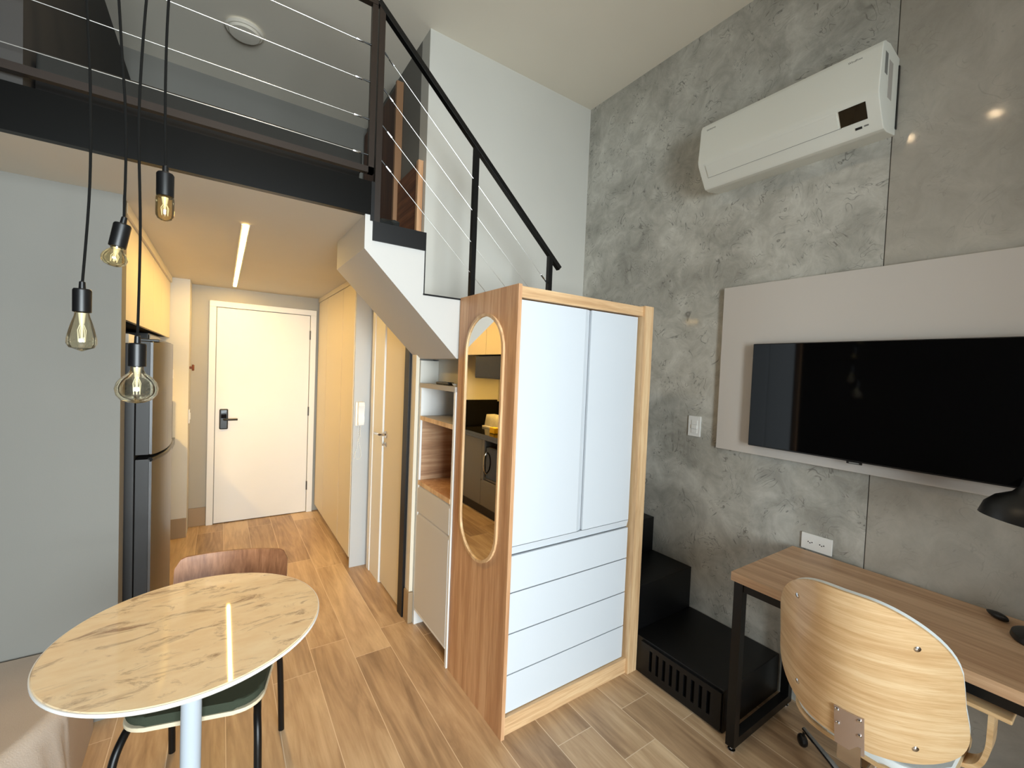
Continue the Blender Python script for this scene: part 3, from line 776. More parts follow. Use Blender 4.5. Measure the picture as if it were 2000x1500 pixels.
obj('handle', T(smooth_path([(BF-0.012, 3.85, 0.46), (BF+0.018, 3.845, 0.50), (BF+0.028, 3.84, 0.576), (BF+0.018, 3.845, 0.65), (BF-0.012, 3.85, 0.69)], 5), 0.008, 8), 'chrome', mwv)
wt = thing('worktop', 'black granite kitchen worktop with a low black splashback', 'worktop', (-0.6, 3.9, 0.84))
obj('slab', B(UB, BF+0.02, 3.25, 4.597, 0.842, 0.872, 0.003), 'black_stone', wt)
obj('apron', B(BF+0.0, BF+0.02, 3.25, 4.585, 0.815, 0.842, 0.002), 'black_stone', wt)
obj('splashback', B(UB, UB+0.02, 3.25, 4.585, 0.872, 1.16, 0.002), 'matt_black', wt)
obj('splashback', B(UB+0.022, BF+0.0, 4.572, 4.597, 0.873, 1.18, 0.002), 'matt_black', wt, 'black splashback return against the pillar')
hb = thing('cooker_hood', 'black box cooker hood hanging under the wall cabinets', 'hood', (-0.6, 4.1, 1.45))
obj('body', B(UB, UF-0.03, 3.62, 4.25, 1.455, 1.70, 0.005), 'black_plastic', hb)
obj('front_glass', B(UF-0.03, UF-0.024, 3.63, 4.24, 1.47, 1.69, 0.002), 'screen', hb)
kl = thing('under_cabinet_light', 'warm light strip glowing under the kitchen wall cabinets', 'light', (-0.8, 3.9, 1.45))
obj('housing', B(-0.80, -0.77, 3.66, 4.21, 1.446, 1.454), 'steel', kl)
obj('diffuser', B(-0.798, -0.772, 3.67, 4.20, 1.441, 1.446), 'led_kitchen', kl)
dk = thing('dish_rack', 'white dish rack with upright slats on the worktop', 'dish rack', (-0.72, 4.15, 0.872))
obj('tray', B(-0.84, -0.60, 3.98, 4.41, 0.872, 0.892, 0.004), 'white_plastic', dk)
for k in range(11):
    y = 4.0 + k*0.038
    obj('slat', P([(-0.82, y, 0.89), (-0.62, y, 0.89), (-0.66, y+0.03, 1.02), (-0.78, y+0.03, 1.02)], (0, 0.006, 0)), 'white_plastic', dk)
tag(obj('sponge_box', B(-0.50, -0.43, 3.86, 3.96, 0.872, 0.935, 0.008, 3), 'yellow'), 'yellow sponge block on the black worktop', 'sponge')
tp = thing('kitchen_tap', 'chrome kitchen tap on the worktop', 'tap', (-0.86, 3.72, 0.872))
obj('base', LA([(0.0, 0), (0.026, 0), (0.026, 0.03), (0.016, 0.045), (0.016, 0.09), (0, 0.09)], (-0.86, 3.72, 0.872), 18), 'chrome', tp)
obj('spout', T(smooth_path([(-0.86, 3.72, 0.95), (-0.86, 3.72, 1.12), (-0.83, 3.72, 1.18), (-0.76, 3.72, 1.19), (-0.72, 3.72, 1.15), (-0.715, 3.72, 1.11)], 6), 0.011, 10), 'chrome', tp)
obj('lever', T([(-0.86, 3.735, 0.94), (-0.86, 3.80, 0.97)], 0.006, 8), 'chrome', tp)
ck = thing('cooktop', 'black glass cooktop let into the worktop', 'cooktop', (-0.62, 4.35, 0.872))
obj('glass', B(-0.86, -0.42, 4.42, 4.565, 0.872, 0.878, 0.002), 'screen', ck)

# refrigerator
fg = thing('refrigerator', 'tall stainless steel refrigerator with graphite side beside the grey wall', 'refrigerator', (-0.6, 2.9, 0))
FX = -0.262
FY0, FY1, FT = 2.585, 3.20, 1.618
obj('body', B(-0.86, FX-0.062, FY0, FY1, 0.03, FT-0.012, 0.006), 'fridge_side', fg)
for za, zb_ in ((0.06, 1.072), (1.092, FT)):
    obj('door_core', B(FX-0.060, FX-0.010, FY0, FY1, za, zb_, 0.003), 'fridge_side', fg, 'graphite door side')
def fdoor(z0, z1, name):
    pts = []; n = 18
    ym, hw = (FY0+FY1)/2, (FY1-FY0)/2
    for k in range(n+1):
        t = -1 + 2*k/n
        pts.append((FX + 0.045*(1-abs(t)**2.6), ym + hw*t, z0))
    pts = [(FX-0.010, FY0+0.001, z0)] + pts + [(FX-0.010, FY1-0.001, z0)]
    return obj(name, P(pts, (0, 0, z1-z0), 0.004), 'steel', fg, sharp=50)
dlo = fdoor(0.06, 1.072, 'fridge_door')
dup_ = fdoor(1.092, FT, 'freezer_door')
gp = []
for k in range(19):
    t = -1 + 2*k/18
    gp.append((FX + 0.045*(1-abs(t)**2.6) - 0.006, (FY0+FY1)/2 + (FY1-FY0)/2*t, 1.070 + (0.0 if t < 0.2 else 0.05*(t-0.2)**1.3)))
obj('grip_gap', T(gp, 0.011, 8), 'black_plastic', fg)
obj('top_cap', B(FX-0.06, FX+0.02, FY0+0.02, FY1-0.02, FT, FT+0.012, 0.004), 'black_plastic', fg)
obj('badge', B(FX+0.030, FX+0.036, 3.09, 3.125, 1.43, 1.48, 0.001), 'white_plastic', dup_, 'small pale badge')
for y in (FY0+0.06, FY1-0.06):
    obj('foot', LA([(0, 0), (0.02, 0), (0.02, 0.035), (0, 0.035)], (-0.35, y, 0), 12), 'black_plastic', fg)
tag(obj('white_box', B(-0.62, -0.40, 2.98, 3.16, FT-0.010, FT+0.045, 0.004), 'white_plastic'), 'flat white box lying on top of the refrigerator', 'box')

# small things near the pillar
pk = thing('coat_hook', 'round red-brown wooden coat knob on the pillar edge', 'wall hook', (-0.23, 4.68, 1.465))
obj('stem', LA([(0.011, 0.0), (0.011, 0.02)], (-0.23, 4.68, 1.465), 14, (1, 0, 0)), 'wood_knob', pk)
obj('head', LA([(0.0, 0.018), (0.026, 0.018), (0.028, 0.026), (0.024, 0.034), (0, 0.035)], (-0.23, 4.68, 1.465), 20, (1, 0, 0)), 'wood_knob', pk)
sw = thing('switch_plate', 'white switch plate on the edge of the pillar by the entrance', 'light switch', (-0.23, 4.72, 1.04))
obj('plate', B(-0.23, -0.222, 4.66, 4.74, 0.98, 1.10, 0.002), 'white_plastic', sw)
obj('rocker', B(-0.222, -0.217, 4.68, 4.72, 1.01, 1.07, 0.002), 'white_plastic', sw)

# ------------------------------------------------------------------ ceiling light strip in the hall
ls = thing('ceiling_light_strip', 'long thin warm light strip in the hall ceiling', 'ceiling light', (0.09, 3.6, HZ))
obj('channel', box(B(0.070, 0.078, 2.52, 4.66, HZ-0.006, HZ), 0.098, 0.106, 2.52, 4.66, HZ-0.006, HZ), 'white', ls)
obj('diffuser', B(0.078, 0.100, 2.525, 4.655, HZ-0.007, HZ-0.001), 'led', ls)
# unseen ceiling spots, assumed and added to put glints in the cement wall
for i, (x, y, lab) in enumerate([(0.10, 1.86, 'assumed ceiling spot nearest the loft railing'), (0.03, 1.55, 'second assumed ceiling spot from the loft railing'), (0.08, 1.20, 'third assumed ceiling spot from the loft railing'), (0.03, 0.73, 'assumed ceiling spot farthest from the loft railing')]):
    s_ = thing('assumed_spot', lab, 'spotlight', (x, y, CZ), 0, 'assumed ceiling spots over the dining table')
    obj('ring', LA([(0.0, 0), (0.045, 0), (0.045, -0.03), (0.034, -0.03), (0.034, -0.012), (0, -0.012)], (x, y, CZ), 24), 'black_plastic', s_)
    obj('lamp_face', LA([(0.0, -0.0121), (0.033, -0.0121), (0.033, -0.016), (0, -0.018)], (x, y, CZ), 20), 'spot', s_)

# ------------------------------------------------------------------ pendant lights
BULBS = {
 'globe': [(0.0135, 0.0), (0.0150, -0.012), (0.020, -0.022), (0.034, -0.033), (0.045, -0.048), (0.0495, -0.066), (0.046, -0.084), (0.036, -0.098), (0.020, -0.106), (0.0, -0.109)],
 'teardrop': [(0.0135, 0.0), (0.0165, -0.015), (0.022, -0.035), (0.0275, -0.060), (0.0315, -0.083), (0.0315, -0.098), (0.026, -0.110), (0.012, -0.116), (0.004, -0.120), (0.0, -0.122)],
 'tube': [(0.0135, 0.0), (0.0215, -0.004), (0.0225, -0.012), (0.0225, -0.05), (0.022, -0.068), (0.017, -0.080), (0.008, -0.086), (0.0, -0.087)],
 'mushroom': [(0.0135, 0.0), (0.016, -0.010), (0.024, -0.019), (0.0315, -0.030), (0.034, -0.042), (0.031, -0.054), (0.022, -0.063), (0.010, -0.067), (0.0, -0.068)],
}
def pendant(loc, kind, glass, label, sock_h, wob, tilt=0.0, dx=0.0):
    """loc = bottom centre of the socket"""
    x, y, z = loc
    p = thing('pendant_light', label, 'pendant light', (x, y, z), 0, 'bare bulb pendants over the dining table')
    R_ = Matrix.Translation(Vector((x, y, z))) @ Matrix.Rotation(tilt, 4, 'Y') @ Matrix.Translation(-Vector((x, y, z)))
    def rt(b): bmesh.ops.transform(b, matrix=R_, verts=b.verts); return b
    s_ = obj('socket', rt(LA([(0.0, 0.004), (0.0165, 0.004), (0.0175, 0.0), (0.0185, 0.001), (0.0187, sock_h-0.004), (0.0165, sock_h), (0.007, sock_h+0.001), (0.0062, sock_h+0.018), (0.0035, sock_h+0.020), (0, sock_h+0.020)], (x, y, z), 24)), 'black_plastic', p)
    top = R_ @ Vector((x, y, z+sock_h+0.012))
    pts = [top]
    nseg = 7
    for i in range(1, nseg):
        t = i/nseg
        pts.append(Vector((top.x + dx*t + wob[0]*math.sin(t*9+wob[2])*(1-t)*t*4, top.y + wob[1]*math.cos(t*8+wob[2])*(1-t)*t*4, top.z + (CZ-0.03-top.z)*t)))
    pts.append(Vector((top.x+dx, y, CZ-0.03)))
    obj('cord', T(smooth_path(pts, 6), 0.0030, 8), 'cord_black', p)
    b_ = obj('bulb', rt(LA(BULBS[kind], (x, y, z+0.002), 32)), glass, p)
    hgt = -BULBS[kind][-1][1]
    obj('stem', rt(LA([(0.0, 0), (0.008, 0), (0.0055, -0.25*hgt), (0.0026, -0.35*hgt), (0.0026, -0.66*hgt), (0, -0.68*hgt)], (x, y, z-0.002), 12)), 'filament', b_)
    fm = bmesh.new()
    for k in range(6):
        a = 2*PI*k/6
        tube(fm, [R_ @ Vector((x+0.003*math.cos(a), y+0.003*math.sin(a), z-0.28*hgt)), R_ @ Vector((x+0.008*math.cos(a+.3), y+0.008*math.sin(a+.3), z-0.45*hgt)), R_ @ Vector((x+0.007*math.cos(a+.6), y+0.007*math.sin(a+.6), z-0.74*hgt))], 0.0008, 5)
    obj('filament', fm, 'filament', b_)
    return p
def scaled(kind, rmax, h):
    pr = BULBS[kind]; rm = max(r for r, _ in pr); hm = -pr[-1][1]
    return [(r if i == 0 else r*rmax/rm, z*h/hm) for i, (r, z) in enumerate(pr)]
BULBS['globe'] = scaled('globe', 0.0445, 0.098)
BULBS['teardrop'] = scaled('teardrop', 0.0295, 0.104)
BULBS['tube'] = scaled('tube', 0.0195, 0.064)
BULBS['mushroom'] = scaled('mushroom', 0.0270, 0.054)
pendant((-0.302, 1.559, 1.657), 'teardrop', 'smoke_amber', 'bare bulb pendant with a long teardrop bulb, leftmost of the four', 0.060, (0.014, 0.008, 0.5), 0.0, 0.04)
pendant((-0.181, 1.471, 1.522), 'globe', 'smoke_amber', 'bare bulb pendant with the big round globe bulb, hanging lowest', 0.060, (0.013, 0.008, 2.0), 0.0, 0.028)
pendant((-0.230, 1.523, 1.831), 'mushroom', 'amber', 'bare bulb pendant with a small squat tilted amber bulb', 0.062, (0.013, 0.010, 1.0), 0.17, -0.018)
pendant((-0.128, 1.451, 1.964), 'tube', 'amber', 'bare bulb pendant with a short tube bulb, hanging highest', 0.060, (0.011, 0.008, 3.2), 0.0, 0.02)
cn = thing('pendant_canopy', 'black ceiling canopy of the bulb pendants', 'ceiling canopy', (-0.21, 1.5, CZ))
obj('plate', LA([(0.0, 0), (0.17, 0), (0.17, -0.028), (0.165, -0.03), (0, -0.03)], (-0.21, 1.5, CZ), 40), 'black_plastic', cn)

# ------------------------------------------------------------------ round dining table
TX, TY, TR = -0.05, 1.572, 0.337
rt_ = thing('round_table', 'round table with a cream and brown stone-look top on a pale metal leg', 'table', (TX, TY, 0))
obj('tabletop', LA([(0.0, 0.748), (TR-0.02, 0.748), (TR-0.004, 0.748), (TR, 0.7455), (TR, 0.741), (TR-0.016, 0.728), (0, 0.728)], (TX, TY, 0), 96), 'table_top', rt_, sharp=15)
obj('edge_band', LA([(TR-0.0005, 0.7465), (TR+0.0012, 0.7455), (TR+0.0012, 0.738), (TR-0.014, 0.7255), (TR-0.02, 0.7275)], (TX, TY, 0), 96), 'white', rt_, 'white bevelled rim')
obj('leg', LA([(0.0, 0.02), (0.026, 0.02), (0.026, 0.72), (0.07, 0.722), (0.07, 0.728), (0, 0.728)], (TX-0.008, TY-0.01, 0), 28), 'table_leg', rt_)
obj('foot_plate', LA([(0.0, 0.0), (0.20, 0.0), (0.20, 0.006), (0.195, 0.010), (0.03, 0.014), (0.03, 0.03), (0, 0.03)], (TX-0.008, TY-0.01, 0), 40), 'table_leg', rt_)

# ------------------------------------------------------------------ dining chair (local coordinates: sitter faces -y)
dc = thing('dining_chair', 'dining chair with a dark green seat, walnut back and black tube legs', 'chair', (-0.012, 1.805, 0), math.radians(-15))
def slab(w, d, r, z0, z1, cy=0.0, bev=0.0):
    return P([(x, y+cy, z0) for x, y in roundrect(w, d, r, 7)], (0, 0, z1-z0), bev)
obj('seat_board', slab(0.385, 0.40, 0.075, 0.420, 0.433, 0, 0.003), 'seat_ply', dc, local=True)
obj('seat_cushion', slab(0.378, 0.392, 0.075, 0.433, 0.462, 0, 0.011), 'green_fabric', dc, local=True)
# bent walnut backrest
bk = bmesh.new(); pr = roundrect(0.395, 0.165, 0.055, 7)
def bend(x, z): return 0.245 - 0.9*(x*x)*0.9 + (z-0.69)*0.16
lo = [(x, 0.677+y) for x, y in pr]
grid_n = 24
f1, f2 = [], []
def zlim(x):
    hw, hh, r = 0.1975, 0.0825, 0.036
    ax = abs(x)
    return hh if ax <= hw-r else hh - r + math.sqrt(max(0, r*r-(ax-(hw-r))**2))
for i in range(grid_n+1):
    x = -0.1975 + 0.395*i/grid_n
    zl = max(zlim(x), 0.028)
    colA, colB = [], []
    for j in range(7):
        z = 0.677 - zl + 2*zl*j/6
        y = 0.285 - 1.15*x*x + (z-0.69)*0.16
        colA.append(bk.verts.new((x, y, z))); colB.append(bk.verts.new((x, y+0.011, z)))
    f1.append(colA); f2.append(colB)
for i in range(grid_n):
    for j in range(6):
        bk.faces.new((f1[i][j], f1[i+1][j], f1[i+1][j+1], f1[i][j+1]))
        bk.faces.new((f2[i][j], f2[i][j+1], f2[i+1][j+1], f2[i+1][j]))
    bk.faces.new((f1[i][0], f2[i][0], f2[i+1][0], f1[i+1][0])); bk.faces.new((f1[i][6], f1[i+1][6], f2[i+1][6], f2[i][6]))
for c in (0, grid_n):
    for j in range(6):
        bk.faces.new((f1[c][j], f1[c][j+1], f2[c][j+1], f2[c][j]))
obj('backrest', bk, 'ply_back', dc, local=True)
for s in (-1, 1):
    pts = smooth_path([(s*0.165, 0.10, 0.408), (s*0.17, -0.10, 0.408), (s*0.178, -0.165, 0.395), (s*0.188, -0.205, 0.345), (s*0.193, -0.222, 0.25), (s*0.197, -0.232, 0.0)], 7)
    obj('front_leg', T(pts, 0.0115, 12), 'black_steel', dc, local=True)
    pts = smooth_path([(s*0.165, 0.02, 0.408), (s*0.172, 0.13, 0.406), (s*0.178, 0.175, 0.38), (s*0.186, 0.205, 0.30), (s*0.192, 0.235, 0.0)], 7)
    obj('rear_leg', T(pts, 0.0115, 12), 'black_steel', dc, local=True)
    pts = smooth_path([(s*0.182, 0.19, 0.34), (s*0.186, 0.22, 0.45), (s*0.165, 0.262, 0.60), (s*0.155, 0.272, 0.70)], 7)
    obj('back_upright', T(pts, 0.0095, 12), 'black_steel', dc, local=True)
obj('cross_rail', T([(-0.168, 0.06, 0.408), (0.168, 0.06, 0.408)], 0.009, 10), 'black_steel', dc, local=True)

# ------------------------------------------------------------------ sofa corner at the left
so = thing('sofa', 'low oatmeal fabric sofa in front of the grey wall, left of the round table', 'sofa', (-0.68, 1.7, 0))
sb = bmesh.new()
x0s, x1s, y0s, y1s, rr_ = -0.935, -0.415, 0.55, 2.405, 0.36
def outline(x1, r, n=12):
    o = [(x0s, y0s), (x0s, y1s), (x1-0.03, y1s), (x1, y1s-0.03), (x1, 2.02)]
    # inner edge swings away towards the near end
    ctrl = [(x1, 2.02), (x1-0.035, 1.93), (x1-0.10, 1.80), (x1-0.17, 1.60), (x1-0.20, 1.30), (x1-0.20, y0s)]
    sp = smooth_path([(a, b_, 0) for a, b_ in ctrl], 5)
    o += [(p.x, p.y) for p in sp[1:]]
    return o
def outline_floor():
    return [(p[0] if i < 4 else x1s+0.008, p[1]) for i, p in enumerate(outline(x1s, rr_))]
oF = outline_floor(); oT = outline(x1s, rr_)
levels = []
for t, z, ins in ((0.0, 0.0, 0.0), (0.15, 0.06, 0.0), (0.5, 0.18, 0.0), (0.85, 0.29, 0.0), (1.0, 0.330, 0.004), (1.0, 0.348, 0.016), (1.0, 0.356, 0.04)):
    ring = []
    for k, ((xa, ya), (xb, yb)) in enumerate(zip(oF, oT)):
        x = xa+(xb-xa)*t**1.2; y = ya+(yb-ya)*t
        if k > 1: x -= ins
        x += 0.006*math.sin(k*1.7 + z*9)*(1 if 4 < k < len(oF)-1 else 0)*(1-abs(2*t-1))
        ring.append(sb.verts.new((x, y, z)))
    levels.append(ring)
for a, b_ in zip(levels[:-1], levels[1:]):
    for k in range(len(a)):
        j = (k+1) % len(a)
        sb.faces.new((a[k], a[j], b_[j], b_[k]))
sb.faces.new(levels[-1]); sb.faces.new(levels[0][::-1])
obj('seat_base', sb, 'sofa_fabric', so, sharp=60)

# ------------------------------------------------------------------ desk
DX0, DX1, DY1, DY0 = 1.768, 2.318, 0.938, -0.55
dt = 0.755
dk_ = thing('desk', 'narrow oak desk on black steel frame legs along the cement wall', 'desk', (2.04, 0.2, 0))
obj('tabletop', B(DX0, DX1, DY0, DY1, dt-0.036, dt, 0.0015), 'oak_y', dk_)
tb = 0.036
for ya in (DY1-0.045, DY0+0.01):
    lg = bmesh.new()
    box(lg, DX0+0.012, DX0+0.012+tb, ya, ya+tb, 0.022, dt-0.036); box(lg, 2.255, 2.255+tb, ya, ya+tb, 0.022, dt-0.036)
    box(lg, DX0+0.012+tb, 2.255, ya, ya+tb, 0.022, 0.022+tb); box(lg, DX0+0.012+tb, 2.255, ya, ya+tb, dt-0.036-tb, dt-0.036)
    l_ = obj('leg_frame', lg, 'black_steel', dk_)
    for xa in (DX0+0.03, 2.273):
        obj('levelling_foot', LA([(0.0, 0.0), (0.015, 0.0), (0.015, 0.005), (0.006, 0.008), (0.006, 0.024), (0, 0.024)], (xa, ya+0.018, 0), 16), 'chrome', l_)
obj('apron', B(DX0+0.016, DX0+0.016+0.03, DY0+0.05, DY1-0.045, dt-0.036-tb, dt-0.036), 'black_steel', dk_)
obj('apron', B(2.26, 2.29, DY0+0.05, DY1-0.045, dt-0.036-tb, dt-0.036), 'black_steel', dk_)

# ------------------------------------------------------------------ office chair
OX, OY, SZ, SW, SH, LEAN, CU, YAW = 1.47, 0.4493, 0.7474, 0.2211, 0.2351, 0.216, 0.1524, 0.045
CXC, CYC = 1.83, 0.46
oc = thing('office_chair', 'swivel chair with a pale plywood back shell and white cushion, at the desk', 'chair', (CXC, CYC, 0))
def shell_pt(u, v, off=0.0):
    # u across (-1..1), v up (-1..1): a reclined back that curves round the sitter
    y, z = u*SW, v*SH
    x = CU*u*u - LEAN*z + off
    return Vector((OX + math.cos(YAW)*x - math.sin(YAW)*y, OY + math.sin(YAW)*x + math.cos(YAW)*y, SZ + z))
def sup(a, n):
    c, s = math.cos(a), math.sin(a)
    return math.copysign(abs(c)**(2/n), c), math.copysign(abs(s)**(2/n), s)
def shell(off0, off1, scale=1.0, rings=9, seg=80):
    bmx = bmesh.new(); sides = []
    for off in (off0, off1):
        ctr = bmx.verts.new(shell_pt(0, 0, off)); rs = []
        for i in range(1, rings+1):
            q = scale*i/rings; ring = []
            for j in range(seg):
                a = 2*PI*j/seg
                u, v = sup(a, 3.25)
                wv = 1.0 - 0.341*max(0, v)**2 + 0.329*max(0, -v)**2
                ring.append(bmx.verts.new(shell_pt(u*q*wv, v*q, off)))
            rs.append(ring)
        sides.append((ctr, rs))
        for j in range(seg): bmx.faces.new((ctr, rs[0][j], rs[0][(j+1) % seg]))
        for a_, b_ in zip(rs[:-1], rs[1:]):
            for j in range(seg):
                k = (j+1) % seg
                bmx.faces.new((a_[j], b_[j], b_[k], a_[k]))
    A, Bq = sides[0][1][-1], sides[1][1][-1]
    for j in range(seg):
        k = (j+1) % seg
        bmx.faces.new((A[j], Bq[j], Bq[k], A[k]))
    return bmx
bs_ = obj('back_shell', shell(0.0, 0.010), 'ply', oc, sharp=50)
obj('back_cushion', shell(0.010, 0.034, 0.99), 'cushion_white', oc, 'white padded inner cushion')
def shell_normal(u, v):
    a = shell_pt(u+0.02, v)-shell_pt(u-0.02, v); b_ = shell_pt(u, v+0.02)-shell_pt(u, v-0.02)
    n_ = a.cross(b_).normalized()
    return n_ if n_.x < 0 else -n_
for u, v in ((0.58, 0.622), (-0.649, 0.513), (0.629, -0.683), (-0.647, -0.763)):
    p = shell_pt(u, v); n_ = shell_normal(u, v)
    obj('screw', LA([(0.0, -0.001), (0.0080, -0.001), (0.0080, 0.0012), (0.006, 0.0026), (0, 0.003)], p, 16, n_), 'chrome', bs_)
# metal bracket plate following the shell, with four bolts
pb = bmesh.new(); prof = []
us = (0.100, 0.04, -0.055, -0.15, -0.212); vs_ = (-0.555, -0.70, -0.84, -0.96, -1.075)
ga = [[pb.verts.new(shell_pt(u, v, -0.0045)) for u in us] for v in vs_]
gb = [[pb.verts.new(shell_pt(u, v, -0.0005)) for u in us] for v in vs_]
for i in range(4):
    for j in range(4):
        pb.faces.new((ga[i][j], ga[i][j+1], ga[i+1][j+1], ga[i+1][j])); pb.faces.new((gb[i][j], gb[i+1][j], gb[i+1][j+1], gb[i][j+1]))
    pb.faces.new((ga[i][0], ga[i+1][0], gb[i+1][0], gb[i][0])); pb.faces.new((ga[i][4], gb[i][4], gb[i+1][4], ga[i+1][4]))
    pb.faces.new((ga[0][i], gb[0][i], gb[0][i+1], ga[0][i+1])); pb.faces.new((ga[4][i], ga[4][i+1], gb[4][i+1], gb[4][i]))
prof = [(shell_pt(-0.055, v, -0.003).x, shell_pt(-0.055, v).z) for v in vs_]
yc = shell_pt(-0.055, -0.8).y
pt = obj('bracket_plate', pb, 'plate_metal', oc, 'satin metal bracket plate')
for u, v in ((0.063, -0.59), (-0.171, -0.60), (0.056, -0.775), (-0.17, -0.805)):
    p = shell_pt(u, v, -0.0048)
    obj('bolt', LA([(0.0, -0.001), (0.0052, -0.001), (0.0052, 0.002), (0.0038, 0.0036), (0, 0.004)], p, 14, shell_normal(u, v)), 'chrome', pt)
xe, ze = prof[-1]
obj('back_bar', P([(xe-0.003, yc-0.028, ze+0.025), (xe+0.005, yc-0.028, ze+0.025), (xe+0.012, yc-0.028, 0.455), (xe+0.05, yc-0.028, 0.437), (CXC, yc-0.028, 0.437), (CXC, yc-0.028, 0.427), (xe+0.045, yc-0.028, 0.427), (xe+0.002, yc-0.028, 0.450)], (0, 0.056, 0)), 'chrome', oc)
def seat_slab(z0, z1, w, d, r, bev):
    return P([(1.805+x, 0.447+y, z0) for x, y in roundrect(d, w, r, 8)], (0, 0, z1-z0), bev)
obj('seat_shell', seat_slab(0.462, 0.474, 0.385, 0.475, 0.13, 0.003), 'ply', oc)
obj('seat_cushion', seat_slab(0.474, 0.500, 0.375, 0.465, 0.125, 0.010), 'cushion_white', oc)
for sd in (1, -1):
    mir = lambda y: y if sd == 1 else 0.894-y
    pth = smooth_path([(1.83, mir(0.33), 0.452), (1.83, mir(0.265), 0.458), (1.83, mir(0.225), 0.482), (1.825, mir(0.208), 0.54), (1.82, mir(0.205), 0.60), (1.82, mir(0.205), 0.650)], 5)
    ab = bmesh.new(); prev = None; w2 = 0.032
    for i, p in enumerate(pth):
        d = (pth[min(i+1, len(pth)-1)] - pth[max(i-1, 0)]).normalized()
        nn = Vector((0, d.z, -d.y)).normalized()*0.006
        q = [ab.verts.new(p+Vector((-w2, 0, 0))+nn), ab.verts.new(p+Vector((w2, 0, 0))+nn), ab.verts.new(p+Vector((w2, 0, 0))-nn), ab.verts.new(p+Vector((-w2, 0, 0))-nn)]
        if prev:
            for k in range(4): ab.faces.new((prev[k], prev[(k+1) % 4], q[(k+1) % 4], q[k]))
        else: ab.faces.new(q)
        prev = q
    ab.faces.new(prev[::-1])
    am = obj('armrest', ab, 'ply', oc)
    y0_, y1_ = sorted((mir(0.165), mir(0.262)))
    obj('arm_pad', B(1.775, 2.03, y0_, y1_, 0.650, 0.663, 0.004), 'ply', am)
obj('seat_mount', B(CXC-0.07, CXC+0.07, CYC-0.07, CYC+0.07, 0.437, 0.462, 0.004), 'black_plastic', oc)
obj('gas_column', LA([(0.0, 0.12), (0.027, 0.12), (0.027, 0.26), (0.018, 0.262), (0.018, 0.427), (0, 0.427)], (CXC, CYC, 0), 24), 'chrome', oc)
base = obj('base_hub', LA([(0.0, 0.085), (0.036, 0.085), (0.036, 0.13), (0, 0.135)], (CXC, CYC, 0), 24), 'chrome', oc)
for k in range(5):
    a = math.radians(50 + 72*k); dx, dy = math.cos(a), math.sin(a)
    e = Vector((CXC+0.385*dx, CYC+0.385*dy, 0.078))
    obj('star_leg', T([(CXC+0.02*dx, CYC+0.02*dy, 0.112), (CXC+0.2*dx, CYC+0.2*dy, 0.100), e], [0.016, 0.0125, 0.009], 10), 'chrome', oc)
    c = obj('caster', T([e + Vector((0, 0, 0.003)), e + Vector((0, 0, -0.03))], 0.005, 8), 'black_plastic', oc)
    ww = bmesh.new()
    for s in (-1, 1):
        lathe(ww, [(0.0, 0.0), (0.023, 0.0), (0.025, 0.004), (0.022, 0.012), (0.014, 0.017), (0, 0.018)], (e.x + dx*0.006 - s*dy*-0.002, e.y + dy*0.006 - s*dx*0.002, 0.0252), 20, (-dy*s, dx*s, 0))
    obj('wheel', ww, 'black_plastic', c)

# ------------------------------------------------------------------ things on the desk
dl_ = thing('desk_lamp', 'black desk lamp with a wide bell shade at the right edge', 'lamp', (2.16, 0.137, dt))
LX, LY = 2.16, 0.137
obj('base', LA([(0.0, 0.0), (0.082, 0.0), (0.085, 0.006), (0.082, 0.02), (0.06, 0.03), (0.02, 0.034), (0, 0.034)], (LX, LY, dt), 36), 'black_plastic', dl_)
obj('lower_arm', T([(LX, LY, dt+0.03), (LX+0.03, LY-0.16, dt+0.26)], 0.007, 10), 'black_plastic', dl_)
jt = obj('joint', LA([(0.0, -0.014), (0.017, -0.014), (0.017, 0.014), (0, 0.014)], (LX, LY, dt+0.045), 18, (1, 0, 0)), 'black_plastic', dl_)
obj('upper_arm', T([(LX+0.03, LY-0.16, dt+0.26), (LX-0.05, LY-0.03, dt+0.50)], 0.007, 10), 'black_plastic', dl_)
sx, sy, sz = 2.05, 0.182, 1.183
ax_ = Vector((0.05, -0.12, 1.0)).normalized()
obj('shade', lathe(bmesh.new(), [(0.0, 0.125), (0.026, 0.125), (0.036, 0.105), (0.040, 0.070), (0.052, 0.050), (0.085, 0.028), (0.105, 0.0), (0.112, -0.035), (0.109, -0.035), (0.102, 0.0), (0.082, 0.024), (0.045, 0.046), (0.0, 0.05)], (sx, sy, sz), 40, ax_), 'black_plastic', dl_)
obj('shade_knob', LA([(0.0, 0.0), (0.008, 0.0), (0.008, 0.014), (0, 0.016)], (sx-0.036, sy+0.0, sz+0.09), 12, (-1, -0.5, 0)), 'white_plastic', dl_)
pb_ = bmesh.new(); bmesh.ops.create_uvsphere(pb_, u_segments=20, v_segments=12, radius=1.0)
for v in pb_.verts:
    q = v.co.copy(); t = q.y
    q.x *= 0.016*(1-0.35*t*t); q.z *= 0.011*(1-0.3*t)
    v.co = Matrix.Rotation(math.radians(-38), 3, 'Z') @ Vector((q.x, q.y*0.037, q.z)) + Vector((2.257, 0.262, dt+0.012))
tag(obj('black_plug', pb_, 'black_plastic'), 'small dark cable plug lying on the desk beside the lamp base', 'plug')

